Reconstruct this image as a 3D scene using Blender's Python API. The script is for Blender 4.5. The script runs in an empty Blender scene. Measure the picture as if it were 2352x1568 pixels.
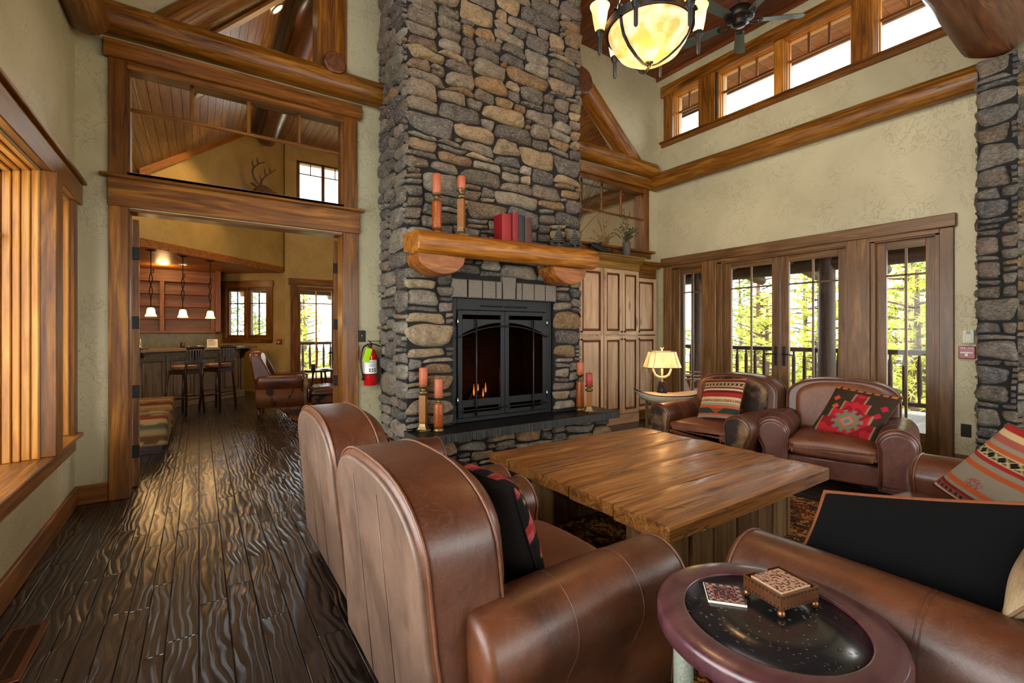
import bpy, math, random
from mathutils import Vector, Matrix, noise
R_ = random.Random(7)
sc = bpy.context.scene
PI = math.pi
# ---------------------------------------------------------------- camera
cd = bpy.data.cameras.new('camera'); cam = bpy.data.objects.new('camera', cd)
sc.collection.objects.link(cam); sc.camera = cam
cd.sensor_width = 36; cd.lens = 1061 / 2352 * 36; cd.shift_y = -21 / 2352
cam.location = (0, 0, 1.35); cam.rotation_euler = (PI / 2, 0, -math.radians(34.124))
cd.clip_start = .02; cd.clip_end = 300
# ---------------------------------------------------------------- look
vs = sc.view_settings
sc.display_settings.display_device = 'sRGB'
vs.view_transform = 'Standard'; vs.look = 'None'; vs.gamma = 1; vs.use_curve_mapping = False
vs.exposure = 0.12
cy = sc.cycles
cy.use_denoising = True; cy.use_adaptive_sampling = True; cy.adaptive_threshold = .02
cy.max_bounces = 7; cy.diffuse_bounces = 4; cy.glossy_bounces = 3; cy.transmission_bounces = 4; cy.transparent_max_bounces = 12
cy.caustics_reflective = False; cy.caustics_refractive = False; cy.sample_clamp_indirect = 6
# ---------------------------------------------------------------- sky
w = bpy.data.worlds.new('overcast_sky'); sc.world = w; w.use_nodes = True
nt = w.node_tree; nt.nodes.clear()
o = nt.nodes.new('ShaderNodeOutputWorld'); b = nt.nodes.new('ShaderNodeBackground')
tc = nt.nodes.new('ShaderNodeTexCoord'); nz = nt.nodes.new('ShaderNodeTexNoise'); cr = nt.nodes.new('ShaderNodeValToRGB')
nz.inputs['Scale'].default_value = 2.2; nz.inputs['Detail'].default_value = 4
cr.color_ramp.elements[0].position = .38; cr.color_ramp.elements[0].color = (.72, .83, .95, 1)
cr.color_ramp.elements[1].position = .55; cr.color_ramp.elements[1].color = (1, 1, .98, 1)
nt.links.new(tc.outputs['Generated'], nz.inputs['Vector']); nt.links.new(nz.outputs['Fac'], cr.inputs['Fac'])
nt.links.new(cr.outputs['Color'], b.inputs['Color']); nt.links.new(b.outputs[0], o.inputs[0])
b.inputs['Strength'].default_value = 8.0
# ---------------------------------------------------------------- added area lights boosting daylight from seen and unseen windows, lamps of the rooms
def area(name, loc, rot, sx, sy, p, col=(1, 1, 1)):
    l = bpy.data.lights.new(name, 'AREA'); l.shape = 'RECTANGLE'; l.size = sx; l.size_y = sy; l.energy = p; l.color = col
    ob = bpy.data.objects.new(name, l); ob.location = loc; ob.rotation_euler = rot; sc.collection.objects.link(ob); return ob
def point(name, loc, p, col, r=.05, spot=None, aim=None):
    l = bpy.data.lights.new(name, 'SPOT' if spot else 'POINT'); l.energy = p; l.color = col; l.shadow_soft_size = r
    if spot: l.spot_size = math.radians(spot); l.spot_blend = .6
    ob = bpy.data.objects.new(name, l); ob.location = loc; sc.collection.objects.link(ob)
    if aim: ob.rotation_euler = (Vector(aim) - Vector(loc)).to_track_quat('-Z', 'Y').to_euler()
    return ob
DAY = (1.0, .97, .92)
WARM = (1.0, .60, .24)
area('daylight_back_window', (3.0, -3.75, 1.85), (PI / 2, 0, 0), 4.4, 2.2, 40, DAY)
area('daylight_left_window', (-1.1, 1.6, 1.5), (0, -PI / 2, 0), 1.7, 3.2, 60, DAY)
area('added_high_left_light', (-1.15, .4, 4.75), (0, -PI / 2 + .25, 0), .7, 4.6, 150, DAY)  # added to brighten the upper right wall, comes through an invented opening
area('added_right_rear_light', (6.65, -1.6, 2.2), (0, PI / 2, 0), 2.6, 2.8, 60, DAY)  # added light at the unseen rear opening of the right wall
area('daylight_lounge_window', (7.0, 8.4, 2.2), (0, PI / 2, 0), 2.2, 4.2, 8, DAY)

# ================================================================ helpers
def S(h):
    h = h.lstrip('#'); c = [int(h[i:i + 2], 16) / 255 for i in (0, 2, 4)]
    return tuple((x / 12.92 if x <= .04045 else ((x + .055) / 1.055) ** 2.4) for x in c)
def lerp(a, b, t): return a + (b - a) * t
def mix3(a, b, t): return tuple(lerp(a[i], b[i], t) for i in range(3))

class MB:
    """collects shapes, then links them as ONE mesh object"""
    def __init__(s): s.v = []; s.f = []; s.g = []; s.r = []; s.c = []; s.sm = []; s.M = None
    def add(s, vs_, fs, gs=None, rnd=None, col=None, smooth=False):
        n = len(s.v); rnd = R_.random() if rnd is None else rnd
        go = Vector((rnd * 7.3, rnd * 3.1, rnd * 5.7))
        for i, p in enumerate(vs_):
            p = Vector(p); gg = Vector(gs[i]) if gs else p.copy()
            s.v.append(s.M @ p if s.M is not None else p); s.g.append(gg + go); s.r.append(rnd)
            cc = col[i] if (col and isinstance(col, list)) else (col or (1, 1, 1))
            s.c.append(cc)
        for f in fs: s.f.append([n + k for k in f]); s.sm.append(smooth)
    def box(s, lo, hi, ax=0, bev=.003, rnd=None, col=None, rot=None, piv=None):
        lo = [min(lo[i], hi[i]) for i in range(3)] if True else lo; hi = [max(lo[i], hi[i]) for i in range(3)]
        return s._box(lo, hi, ax, bev, rnd, col)
    def _box(s, lo, hi, ax, bev, rnd, col):
        b = min([bev] + [(hi[i] - lo[i]) * .45 for i in range(3)])
        V = []; idx = {}
        for a in range(3):
            for sx in (0, 1):
                for sy in (0, 1):
                    for sz in (0, 1):
                        q = (sx, sy, sz); p = []
                        for i in range(3):
                            e = hi[i] if q[i] else lo[i]
                            if i != a: e += -b if q[i] else b
                            p.append(e)
                        idx[(a, q)] = len(V); V.append(tuple(p))
        F = []
        for a in range(3):
            u, w_ = [(1, 2), (2, 0), (0, 1)][a]
            for sd in (0, 1):
                ring = []
                for (i, j) in ((0, 0), (1, 0), (1, 1), (0, 1)):
                    q = [0, 0, 0]; q[a] = sd; q[u] = i; q[w_] = j; ring.append(idx[(a, tuple(q))])
                F.append(ring if sd else ring[::-1])
        c = Vector([(lo[i] + hi[i]) / 2 for i in range(3)])
        def face(r):
            n = (Vector(V[r[1]]) - Vector(V[r[0]])).cross(Vector(V[r[2]]) - Vector(V[r[0]]))
            m = sum((Vector(V[k]) for k in r), Vector()) / len(r)
            F.append(r if n.dot(m - c) > 0 else r[::-1])
        for a in range(3):
            u, w_ = [(1, 2), (2, 0), (0, 1)][a]
            for i in (0, 1):
                for j in (0, 1):
                    q0 = [0, 0, 0]; q0[u] = i; q0[w_] = j; q1 = list(q0); q1[a] = 1
                    q0 = tuple(q0); q1 = tuple(q1)
                    face([idx[(u, q0)], idx[(u, q1)], idx[(w_, q1)], idx[(w_, q0)]])
        for q in [(i, j, k) for i in (0, 1) for j in (0, 1) for k in (0, 1)]:
            face([idx[(0, q)], idx[(1, q)], idx[(2, q)]])
        o_ = (ax, (ax + 1) % 3, (ax + 2) % 3)
        s.add(V, F, [tuple(p[o_[i]] for i in range(3)) for p in V], rnd, col)
    def prism(s, poly, axis, a, b, ax=0, rnd=None, col=None):
        """flat polygon (2D) pushed along an axis; poly in the two other axes, in order"""
        m = {0: (1, 2), 1: (0, 2), 2: (0, 1)}[axis]
        def P(p, w_): q = [0, 0, 0]; q[axis] = w_; q[m[0]] = p[0]; q[m[1]] = p[1]; return tuple(q)
        n = len(poly); V = [P(p, a) for p in poly] + [P(p, b) for p in poly]
        ar = sum(poly[i][0] * poly[(i + 1) % n][1] - poly[(i + 1) % n][0] * poly[i][1] for i in range(n))
        fl = (ar > 0) ^ (axis == 1) ^ (b < a)
        F = [list(range(n))[::-1], [n + k for k in range(n)]] + [[i, (i + 1) % n, n + (i + 1) % n, n + i] for i in range(n)]
        if not fl: F = [f[::-1] for f in F]
        o_ = (ax, (ax + 1) % 3, (ax + 2) % 3)
        s.add(V, F, [tuple(p[o_[i]] for i in range(3)) for p in V], rnd, col)
    def rings(s, rs, gs=None, cap=True, closed=True, rnd=None, col=None, smooth=True, loop=False):
        n = len(rs[0]); V = [p for r in rs for p in r]; F = []
        m = len(rs)
        for i in range(m if loop else m - 1):
            i2 = (i + 1) % m
            for j in range(n if closed else n - 1):
                k = (j + 1) % n; F.append([i * n + j, i * n + k, i2 * n + k, i2 * n + j])
        G = [q for r in gs for q in r] if gs else None
        C = None
        if isinstance(col, list): C = [c for r in col for c in r]
        else: C = col
        s.add(V, F, G, rnd, C, smooth)
        if cap and not loop:
            base = len(s.v) - len(V)
            s.f.append([base + j for j in range(n)][::-1]); s.sm.append(False)
            s.f.append([base + (m - 1) * n + j for j in range(n)]); s.sm.append(False)
    def tube(s, pts, r, n=8, closed=False, rnd=None, col=None, cap=True, twist=0):
        pts = [Vector(p) for p in pts]; m = len(pts); rs = []; gs = []
        t0 = (pts[1] - pts[0]).normalized(); up = Vector((0, 0, 1)) if abs(t0.z) < .9 else Vector((1, 0, 0))
        nrm = t0.cross(up).normalized(); L = 0
        for i in range(m):
            a = pts[(i - 1) % m] if (closed or i > 0) else pts[i]; b_ = pts[(i + 1) % m] if (closed or i < m - 1) else pts[i]
            t = (b_ - a)
            t = t.normalized() if t.length > 1e-9 else t0
            nrm = (nrm - t * nrm.dot(t)).normalized(); bi = t.cross(nrm)
            rr = r[i] if isinstance(r, (list, tuple)) else r
            if i: L += (pts[i] - pts[i - 1]).length
            rs.append([pts[i] + (nrm * math.cos(2 * PI * k / n) + bi * math.sin(2 * PI * k / n)) * rr for k in range(n)])
            gs.append([(L, rr * math.cos(2 * PI * k / n), rr * math.sin(2 * PI * k / n)) for k in range(n)])
        s.rings(rs, gs, cap=cap and not closed, rnd=rnd, col=col, loop=closed)
    def log(s, p0, p1, r0, r1=None, n=24, seg=None, rnd=None, wob=.03, endr=.02):
        p0 = Vector(p0); p1 = Vector(p1); r1 = r0 if r1 is None else r1; d = p1 - p0; L = d.length; d.normalize()
        up = Vector((0, 0, 1)) if abs(d.z) < .9 else Vector((1, 0, 0)); a = d.cross(up).normalized(); b_ = a.cross(d)
        seg = seg or max(6, int(L / .12)); rnd = R_.random() if rnd is None else rnd; so = rnd * 50
        st = [(0, -endr), (endr * .3 / L, -endr * .35), (endr / L, 0)] + [(i / seg, 0) for i in range(1, seg)] + [(1 - endr / L, 0), (1 - endr * .3 / L, -endr * .35), (1, -endr)]
        rs = []; gs = []
        for t, dr in st:
            q = p0 + d * L * t; rr = lerp(r0, r1, t); row = []; gr = []
            for k in range(n):
                th = 2 * PI * k / n; c_, s_ = math.cos(th), math.sin(th)
                rad = rr * (1 + wob * noise.noise(Vector((c_ * 1.2 + so, s_ * 1.2, t * L * .8))) * 2) + dr
                row.append(q + a * c_ * rad + b_ * s_ * rad); gr.append((t * L, rad * c_, rad * s_))
            rs.append(row); gs.append(gr)
        s.rings(rs, gs, rnd=rnd)
    def lathe(s, prof, n=24, at=(0, 0, 0), rnd=None, col=None, axis=None, cap=True, smooth=True):
        at = Vector(at); Rm = Matrix.Identity(3)
        if axis: Rm = Vector((0, 0, 1)).rotation_difference(Vector(axis)).to_matrix()
        rs = [[at + Rm @ Vector((max(r, .0004) * math.cos(2 * PI * k / n), max(r, .0004) * math.sin(2 * PI * k / n), z)) for k in range(n)] for r, z in prof]
        s.rings(rs, None, rnd=rnd, col=col, cap=cap, smooth=smooth)
    def ext(s, prof, mp, a, b, r=.03, k=4, rnd=None, col=None, flip=False):
        """closed outline with rounded ends; mp(p, q, w) places it"""
        n = len(prof); P = [Vector(p) for p in prof]
        ar = sum(P[i].x * P[(i + 1) % n].y - P[(i + 1) % n].x * P[i].y for i in range(n)); sg = 1 if ar > 0 else -1
        N = []
        for i in range(n):
            t = (P[(i + 1) % n] - P[i - 1]); t = t.normalized() if t.length > 1e-9 else Vector((1, 0)); N.append(Vector((t.y, -t.x)) * sg)
        sgn = 1 if b > a else -1; st = []
        for j in range(k + 1):
            th = PI / 2 * (1 - j / k); st.append((a + sgn * r * (1 - math.sin(th)), r * (1 - math.cos(th))))
        st2 = [(b - (x - a), i_) for x, i_ in st[::-1]]
        st = [(x, r * (1 - math.cos(PI / 2 * (1 - j / k)))) for j, (x, _) in enumerate(st)]
        st2 = [(b + a - x, i_) for x, i_ in st[::-1]]
        nm = max(1, int(abs(b - a) / .12)); mid = [(lerp(st[-1][0], st2[0][0], i / nm), 0) for i in range(1, nm)]
        rs = [[Vector(mp(*(P[i] - N[i] * ins), x)) for i in range(n)] for x, ins in st + mid + st2]
        s.rings(rs, None, rnd=rnd, col=col)
    def ball(s, c, r, n=14, m=9, rnd=None, col=None, nz_=0):
        c = Vector(c); r = Vector(r) if hasattr(r, '__len__') else Vector((r, r, r)); rs = []
        for i in range(m):
            ph = PI * (i + .02) / (m - 1 + .04); row = []
            for k in range(n):
                d = Vector((math.sin(ph) * math.cos(2 * PI * k / n), math.sin(ph) * math.sin(2 * PI * k / n), -math.cos(ph)))
                q = 1 + (nz_ * noise.noise(d * 2 + c * 3) if nz_ else 0)
                row.append(c + Vector((d.x * r.x, d.y * r.y, d.z * r.z)) * q)
            rs.append(row)
        s.rings(rs, None, rnd=rnd, col=col)
    def obj(s, name, mat, parent=None, local=False, origin=None):
        me = bpy.data.meshes.new(name)
        V = s.v
        off = Vector((0, 0, 0)); inv = None
        if parent is not None and not local:
            p = parent; Mw = Matrix.Identity(4)
            while p is not None: Mw = p.matrix_basis @ Mw; p = p.parent
            inv = Mw.inverted()
            V = [inv @ p for p in V]
        elif parent is None:
            if origin is None:
                xs = [p.x for p in V]; ys = [p.y for p in V]; zs = [p.z for p in V]
                origin = ((min(xs) + max(xs)) / 2, (min(ys) + max(ys)) / 2, min(zs))
            off = Vector(origin); V = [p - off for p in V]
        me.from_pydata([tuple(p) for p in V], [], s.f); me.polygons.foreach_set('use_smooth', s.sm)
        a = me.attributes.new('g', 'FLOAT_VECTOR', 'POINT'); a.data.foreach_set('vector', [x for p in s.g for x in p])
        a = me.attributes.new('rnd', 'FLOAT', 'POINT'); a.data.foreach_set('value', s.r)
        a = me.attributes.new('col', 'FLOAT_COLOR', 'POINT'); a.data.foreach_set('color', [x for c in s.c for x in (c[0], c[1], c[2], 1)])
        me.materials.append(mat); me.update()
        ob = bpy.data.objects.new(name, me); sc.collection.objects.link(ob)
        if parent is not None: ob.parent = parent
        else: ob.location = off
        return ob

def tag(o, label=None, cat=None, group=None, kind=None):
    if label: o['label'] = label
    if cat: o['category'] = cat
    if group: o['group'] = group
    if kind: o['kind'] = kind
    return o
def thing(name, label, cat, loc=(0, 0, 0), rz=0, group=None):
    o = bpy.data.objects.new(name, None); sc.collection.objects.link(o); o.empty_display_size = .1
    o.location = loc; o.rotation_euler = (0, 0, rz); o.matrix_basis  # evaluated from loc/rot
    return tag(o, label, cat, group)
def sroot(name, loc=(0, 0, 0)):
    o = bpy.data.objects.new(name, None); sc.collection.objects.link(o); o.location = loc; o['kind'] = 'structure'; return o
def struct(name, mb, mat, label=None): return tag(mb.obj(name, mat), label, None, None, 'structure')
def kids(o): return [c for c in bpy.data.objects if c.parent is o]
def dup(o, loc=None, rz=None, label=None, parent=None):
    c = o.copy(); sc.collection.objects.link(c); c.parent = parent
    for k in kids(o): dup(k, parent=c)
    if loc is not None: c.location = loc
    if rz is not None: c.rotation_euler = (0, 0, rz)
    if label: c['label'] = label
    return c
def catmull(pts, n, closed=False):
    P = [Vector(p) for p in pts]; m = len(P); out = []; N = m if closed else m - 1
    for i in range(N):
        p0 = P[(i - 1) % m] if closed or i > 0 else P[0]; p1 = P[i]; p2 = P[(i + 1) % m]; p3 = P[(i + 2) % m] if closed or i < m - 2 else P[-1]
        for k in range(n):
            t = k / n; out.append(.5 * ((2 * p1) + (p2 - p0) * t + (2 * p0 - 5 * p1 + 4 * p2 - p3) * t * t + (3 * p1 - p0 - 3 * p2 + p3) * t ** 3))
    if not closed: out.append(P[-1])
    return out
def arc(cx, cy, r, a0, a1, n): return [(cx + r * math.cos(math.radians(lerp(a0, a1, i / n))), cy + r * math.sin(math.radians(lerp(a0, a1, i / n)))) for i in range(n + 1)]

# ================================================================ materials
class NT:
    def __init__(s, name):
        s.m = bpy.data.materials.new(name); s.m.use_nodes = True; s.t = s.m.node_tree; s.t.nodes.clear()
        s.out = s.t.nodes.new('ShaderNodeOutputMaterial')
    def n(s, ty, ins=None, **kw):
        nd = s.t.nodes.new('ShaderNode' + ty)
        for k, v in kw.items(): setattr(nd, k, v)
        for k, v in (ins or {}).items():
            if isinstance(v, bpy.types.NodeSocket): s.t.links.new(v, nd.inputs[k])
            else: nd.inputs[k].default_value = v
        return nd
    def attr(s, nm, o='Vector'): return s.n('Attribute', attribute_name=nm).outputs[o]
    def math(s, op, a, b=0, c=None):
        i = {0: a, 1: b}
        if c is not None: i[2] = c
        return s.n('Math', i, operation=op).outputs[0]
    def mul(s, v, sc_): return s.n('Vector' + 'Math', {0: v, 1: sc_}, operation='MULTIPLY').outputs[0]
    def ramp(s, f, stops):
        r = s.n('ValToRGB', {'Fac': f}); e = r.color_ramp.elements
        while len(e) < len(stops): e.new(.5)
        for i, (p, c) in enumerate(stops): e[i].position = p; e[i].color = (c[0], c[1], c[2], 1)
        return r.outputs['Color']
    def mix(s, f, a, b, bt='MIX'):
        x = s.n('Mix', data_type='RGBA', blend_type=bt)
        for k, v in ((0, f), (6, a), (7, b)):
            if isinstance(v, bpy.types.NodeSocket): s.t.links.new(v, x.inputs[k])
            elif k == 0: x.inputs[0].default_value = v
            else: x.inputs[k].default_value = (v[0], v[1], v[2], 1)
        return x.outputs[2]
    def noise(s, vec, scale, detail=3, dist=0, rough=.5): return s.n('TexNoise', {'Vector': vec, 'Scale': scale, 'Detail': detail, 'Distortion': dist, 'Roughness': rough}).outputs['Fac']
    def bump(s, h, st, dist=.01, nrm=None):
        i = {'Height': h, 'Strength': st, 'Distance': dist}
        if nrm is not None: i['Normal'] = nrm
        return s.n('Bump', i).outputs[0]
    def pbr(s, col, rough=.5, metal=0, nrm=None, spec=.5, coat=0, emis=None, es=0, coatr=.15):
        p = s.n('BsdfPrincipled')
        for k, v in (('Base Color', col), ('Roughness', rough), ('Metallic', metal), ('Normal', nrm), ('Specular IOR Level', spec), ('Coat Weight', coat), ('Coat Roughness', coatr), ('Emission Color', emis), ('Emission Strength', es)):
            if v is None: continue
            if isinstance(v, bpy.types.NodeSocket): s.t.links.new(v, p.inputs[k])
            elif k in ('Base Color', 'Emission Color'): p.inputs[k].default_value = (v[0], v[1], v[2], 1)
            else: p.inputs[k].default_value = v
        s.t.links.new(p.outputs[0], s.out.inputs[0]); return s.m

def m_wood(name, dark, mid, light, rough=.35, spec=.5, gs=(1.1, 16, 16), knots=.5, coat=.0, bump=.25, var=.35, streak=.35, crack=0):
    t = NT(name); g = t.attr('g'); rnd = t.attr('rnd', 'Fac')
    v = t.mul(g, gs)
    f1 = t.noise(v, 1.0, 4, 1.2, .6)
    f2 = t.noise(t.mul(g, (gs[0] * 2.5, gs[1] * 5, gs[2] * 5)), 1.0, 2, .3, .5)
    c = t.ramp(f1, [(.28, dark), (.5, mid), (.72, light)])
    c = t.mix(t.math('MULTIPLY', t.math('GREATER_THAN', f2, .62), streak), c, dark)
    blotch = t.noise(g, 1.7, 2, .5)
    c = t.mix(t.math('MULTIPLY', t.math('SUBTRACT', blotch, .35), .9), c, mix3(mid, dark, .6))
    if knots:
        vo = t.n('TexVoronoi', {'Vector': t.mul(g, (1.6, 5.0, 5.0)), 'Scale': 1.0, 'Randomness': 1.0}).outputs['Distance']
        k = t.ramp(vo, [(.06, (1, 1, 1)), (.16, (0, 0, 0))])
        c = t.mix(t.math('MULTIPLY', k, knots), c, mix3(dark, (0.01, .004, .002), .6))
    br = t.math('ADD', 1 - var / 2, t.math('MULTIPLY', rnd, var))
    c = t.n('VectorMath', {0: c, 'Scale': br}, operation='SCALE').outputs[0]
    hh = t.math('ADD', f1, t.math('MULTIPLY', f2, .6))
    if crack:
        cn = t.noise(t.mul(g, (.9, 7, 7)), 1.6, 3, .8); ck = t.ramp(t.math('ABSOLUTE', t.math('SUBTRACT', cn, .5)), [(.0, (1, 1, 1)), (.012, (0, 0, 0))])
        ck = t.math('MULTIPLY', ck, t.ramp(t.noise(g, 2.3, 2), [(.48, (0, 0, 0)), (.58, (1, 1, 1))]))
        c = t.mix(t.math('MULTIPLY', ck, crack), c, mix3(dark, (0, 0, 0), .75)); hh = t.math('SUBTRACT', hh, t.math('MULTIPLY', ck, 1.5))
    nm = t.bump(hh, bump, .004)
    rr = t.math('ADD', rough - .05, t.math('MULTIPLY', f1, .15))
    return t.pbr(c, rr, nrm=nm, spec=spec, coat=coat)

W = {}
W['trim'] = m_wood('stained_trim_wood', S('381c04'), S('77450b'), S('a46c1d'), rough=.36, coat=.05, spec=.4)
W['log'] = m_wood('stained_log_wood', S('432205'), S('84500f'), S('b37c2a'), rough=.36, spec=.4, gs=(1.4, 22, 22), coat=.06, bump=.5, knots=.8, streak=.5, crack=.6)
W['logdark'] = m_wood('dark_log_wood', S('33190b'), S('603318'), S('814e28'), rough=.38, gs=(1.2, 14, 14), coat=.1, bump=.6, knots=.8, streak=.6, crack=.8)
W['mantel'] = m_wood('mantel_log_wood', S('5f3208'), S('985a10'), S('c0842f'), rough=.42, gs=(1.4, 18, 18), coat=.05, bump=.55, streak=.5, knots=.6)
W['jamb'] = m_wood('golden_jamb_wood', S('8a4d12'), S('b97622'), S('d79a40'), rough=.35, coat=.1, knots=.15)
W['door'] = m_wood('brown_door_wood', S('43290f'), S('6c4a26'), S('8f693b'), rough=.38, knots=.5, coat=.05)
W['ceil'] = m_wood('ceiling_plank_wood', S('45200c'), S('6d3817'), S('905428'), rough=.42, knots=.6)
W['loungeceil'] = m_wood('lounge_ceiling_plank_wood', S('66431f'), S('8e683c'), S('b18c59'), rough=.36, knots=.7)
W['soffit'] = m_wood('soffit_plank_wood', S('5c3a26'), S('80563c'), S('9a7152'), rough=.6, knots=.3)
W['alder'] = m_wood('knotty_alder_wood', S('9c7450'), S('c4a07a'), S('d8b995'), rough=.4, knots=.8, gs=(.9, 7, 7), var=.2, streak=.12)
W['alderdark'] = m_wood('glazed_groove_wood', S('4c2a14'), S('6b4020'), S('80522c'), rough=.45)
W['olive'] = m_wood('crown_moulding_wood', S('5e3f12'), S('8a6320'), S('a5803a'), rough=.4, knots=.2)
W['table'] = m_wood('rustic_table_wood', S('4f2b10'), S('8f5a27'), S('b98449'), rough=.34, gs=(1.0, 17, 17), coat=.12, bump=.9, knots=.8, var=.3, streak=.7, crack=.9)
W['tablebase'] = m_wood('reclaimed_block_wood', S('4f3519'), S('7b5a30'), S('9b7b4a'), rough=.6, gs=(1, 10, 10), bump=.5)
W['bar'] = m_wood('bar_front_wood', S('4a3520'), S('6e5536'), S('877050'), rough=.45, knots=.5)
W['shelf'] = m_wood('bar_shelf_wood', S('6b3a0e'), S('9c5d1b'), S('bd8038'), rough=.42, knots=.2)
W['darkwood'] = m_wood('espresso_wood', S('150805'), S('2a120a'), S('3d1d10'), rough=.3, knots=0)
W['redwood'] = m_wood('red_brown_feet_wood', S('2a0d06'), S('4a170b'), S('652812'), rough=.3, knots=0)
W['ext'] = m_wood('exterior_log_wood', S('2a1a10'), S('48301f'), S('65472f'), rough=.6, knots=.3)
W['deck'] = m_wood('weathered_deck_wood', S('77706a'), S('9b9590'), S('b5b0aa'), rough=.6, knots=.2)
W['darkantler'] = m_wood('brown_antler', S('2c1c10'), S('5a4028'), S('7a5c3c'), rough=.5, knots=0)
W['antler'] = m_wood('antler_bone', S('a97b45'), S('d2aa72'), S('ead0a2'), rough=.4, knots=0, streak=.1)

def m_floor():
    t = NT('hand_scraped_floor'); g = t.attr('g'); rnd = t.attr('rnd', 'Fac')
    warp = t.n('TexNoise', {'Vector': t.mul(g, (1.6, 1, 4.0)), 'Scale': 1.3, 'Detail': 2}).outputs['Color']
    gv = t.n('VectorMath', {0: g, 1: t.mul(warp, (.0, 0, .16))}, operation='ADD').outputs[0]
    wv = t.n('TexWave', {'Vector': t.mul(gv, (.16, .0, 1)), 'Scale': 8.5, 'Distortion': 5.0, 'Detail': 1.0, 'Detail Scale': .5}, wave_type='BANDS', bands_direction='Z').outputs['Fac']
    fine = t.noise(t.mul(g, (3, 40, 40)), 1.5, 3, .5)
    c = t.ramp(fine, [(.3, S('0f0a08')), (.7, S('241913'))])
    c = t.mix(t.math('MULTIPLY', t.math('SUBTRACT', 1, wv), .35), c, S('0b0604'))
    br = t.math('ADD', .65, t.math('MULTIPLY', rnd, .7)); c = t.n('VectorMath', {0: c, 'Scale': br}, operation='SCALE').outputs[0]
    amp = t.noise(t.mul(g, (1.1, 1, 2)), 2.2, 1)
    h = t.math('MULTIPLY', t.math('POWER', wv, .6), t.math('ADD', .25, amp))
    nm = t.bump(t.math('ADD', h, t.math('MULTIPLY', fine, .12)), .8, .006)
    return t.pbr(c, .27, nrm=nm, spec=.7, coat=.25, coatr=.2)
W['floor'] = m_floor()

def m_plaster(name, c1, c2, rough=.5, b=.5):
    t = NT(name); tc_ = t.n('TexCoord').outputs['Object']
    wn = t.n('TexNoise', {'Vector': tc_, 'Scale': 7, 'Detail': 3}).outputs['Color']
    v = t.n('VectorMath', {0: tc_, 1: t.mul(wn, (.16, .16, .16))}, operation='ADD').outputs[0]
    n1 = t.noise(v, 9, 2, 1.4, .5)
    edge = t.math('ABSOLUTE', t.math('SUBTRACT', n1, .5))
    line = t.ramp(edge, [(.0, (1, 1, 1)), (.045, (0, 0, 0))])
    terr = t.ramp(n1, [(.47, (0, 0, 0)), (.53, (1, 1, 1))])
    mask = t.ramp(t.noise(tc_, 3.2, 2), [(.42, (0, 0, 0)), (.6, (1, 1, 1))])
    h = t.math('MULTIPLY', t.math('ADD', terr, t.math('MULTIPLY', line, .8)), mask)
    c = t.mix(t.ramp(t.noise(tc_, 1.6, 4, .5), [(.3, (0, 0, 0)), (.7, (1, 1, 1))]), c1, c2)
    c = t.mix(t.math('MULTIPLY', t.math('MULTIPLY', line, mask), .22), c, mix3(c1, (0, 0, 0), .6))
    nm = t.bump(t.math('ADD', h, t.math('MULTIPLY', t.noise(tc_, 60, 2), .12)), b, .006)
    return t.pbr(c, rough, nrm=nm, spec=.4, coat=.12, coatr=.35)
W['plaster'] = m_plaster('trowelled_plaster', S('aba180'), S('beb491'))
W['lplaster'] = m_plaster('lounge_plaster', S('a68b4e'), S('bda468'))

def m_flat(name, c, rough=.5, metal=0, spec=.5, coat=0, bump=0, bs=40, var=.0, emis=None, es=0, cs=None):
    t = NT(name); tc_ = t.n('TexCoord').outputs['Object']; nz_ = t.noise(tc_, bs, 3)
    col = t.mix(nz_, mix3(c, (0, 0, 0), var), tuple(min(1, k * (1 + var * .6)) for k in c)) if var else c
    return t.pbr(col, rough, metal, t.bump(nz_, bump, .003) if bump else None, spec, coat, emis, es)
def m_attr(name, rough=.8, bump=.3, bs=300, var=.3, spec=.3, coat=0, sheen=0):
    t = NT(name); tc_ = t.n('TexCoord').outputs['Object']; nz_ = t.noise(tc_, bs, 2)
    c = t.attr('col', 'Color'); c = t.mix(t.math('MULTIPLY', nz_, var), c, (0, 0, 0))
    return t.pbr(c, rough, 0, t.bump(nz_, bump, .002), spec, coat)
def m_stone():
    t = NT('ledge_stone'); tc_ = t.n('TexCoord').outputs['Object']
    n1 = t.noise(tc_, 9, 5, .6, .65); n2 = t.noise(t.mul(tc_, (1, 1, 2.5)), 35, 4, .4, .7); n3 = t.noise(tc_, 3.5, 2)
    c = t.attr('col', 'Color')
    c = t.mix(t.ramp(n1, [(.42, (0, 0, 0)), (.62, (.8, .8, .8))]), c, t.mix(.55, c, S('2b2520')))
    c = t.mix(t.math('MULTIPLY', t.ramp(n3, [(.5, (0, 0, 0)), (.7, (1, 1, 1))]), .3), c, S('94744c'))
    c = t.mix(t.math('MULTIPLY', t.ramp(n2, [(.5, (0, 0, 0)), (.66, (1, 1, 1))]), .45), c, S('b9ae9c'))
    c = t.mix(t.math('MULTIPLY', t.ramp(n2, [(.34, (1, 1, 1)), (.46, (0, 0, 0))]), .5), c, S('1c1815'))
    nm = t.bump(t.math('ADD', n1, t.math('MULTIPLY', n2, .7)), 1.0, .03)
    return t.pbr(c, .72, nrm=nm, spec=.3)
W['stone'] = m_stone()
W['mortar'] = m_flat('shade_darkened_mortar', S('171411'), .95, bump=.4, var=.3)  # mortar tone darkened to stand in for shade between the stones
W['slab'] = m_flat('black_granite', S('0c0b0a'), .35, spec=.25, bump=.35, bs=60, var=.4)
W['corbel'] = m_wood('corbel_wood', S('4f2607'), S('84480f'), S('a86a26'), rough=.45, gs=(2, 14, 14), bump=.5, knots=.4)
W['slabedge'] = m_flat('chiselled_granite_edge', S('3b3935'), .6, bump=.9, bs=90, var=.6)
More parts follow.
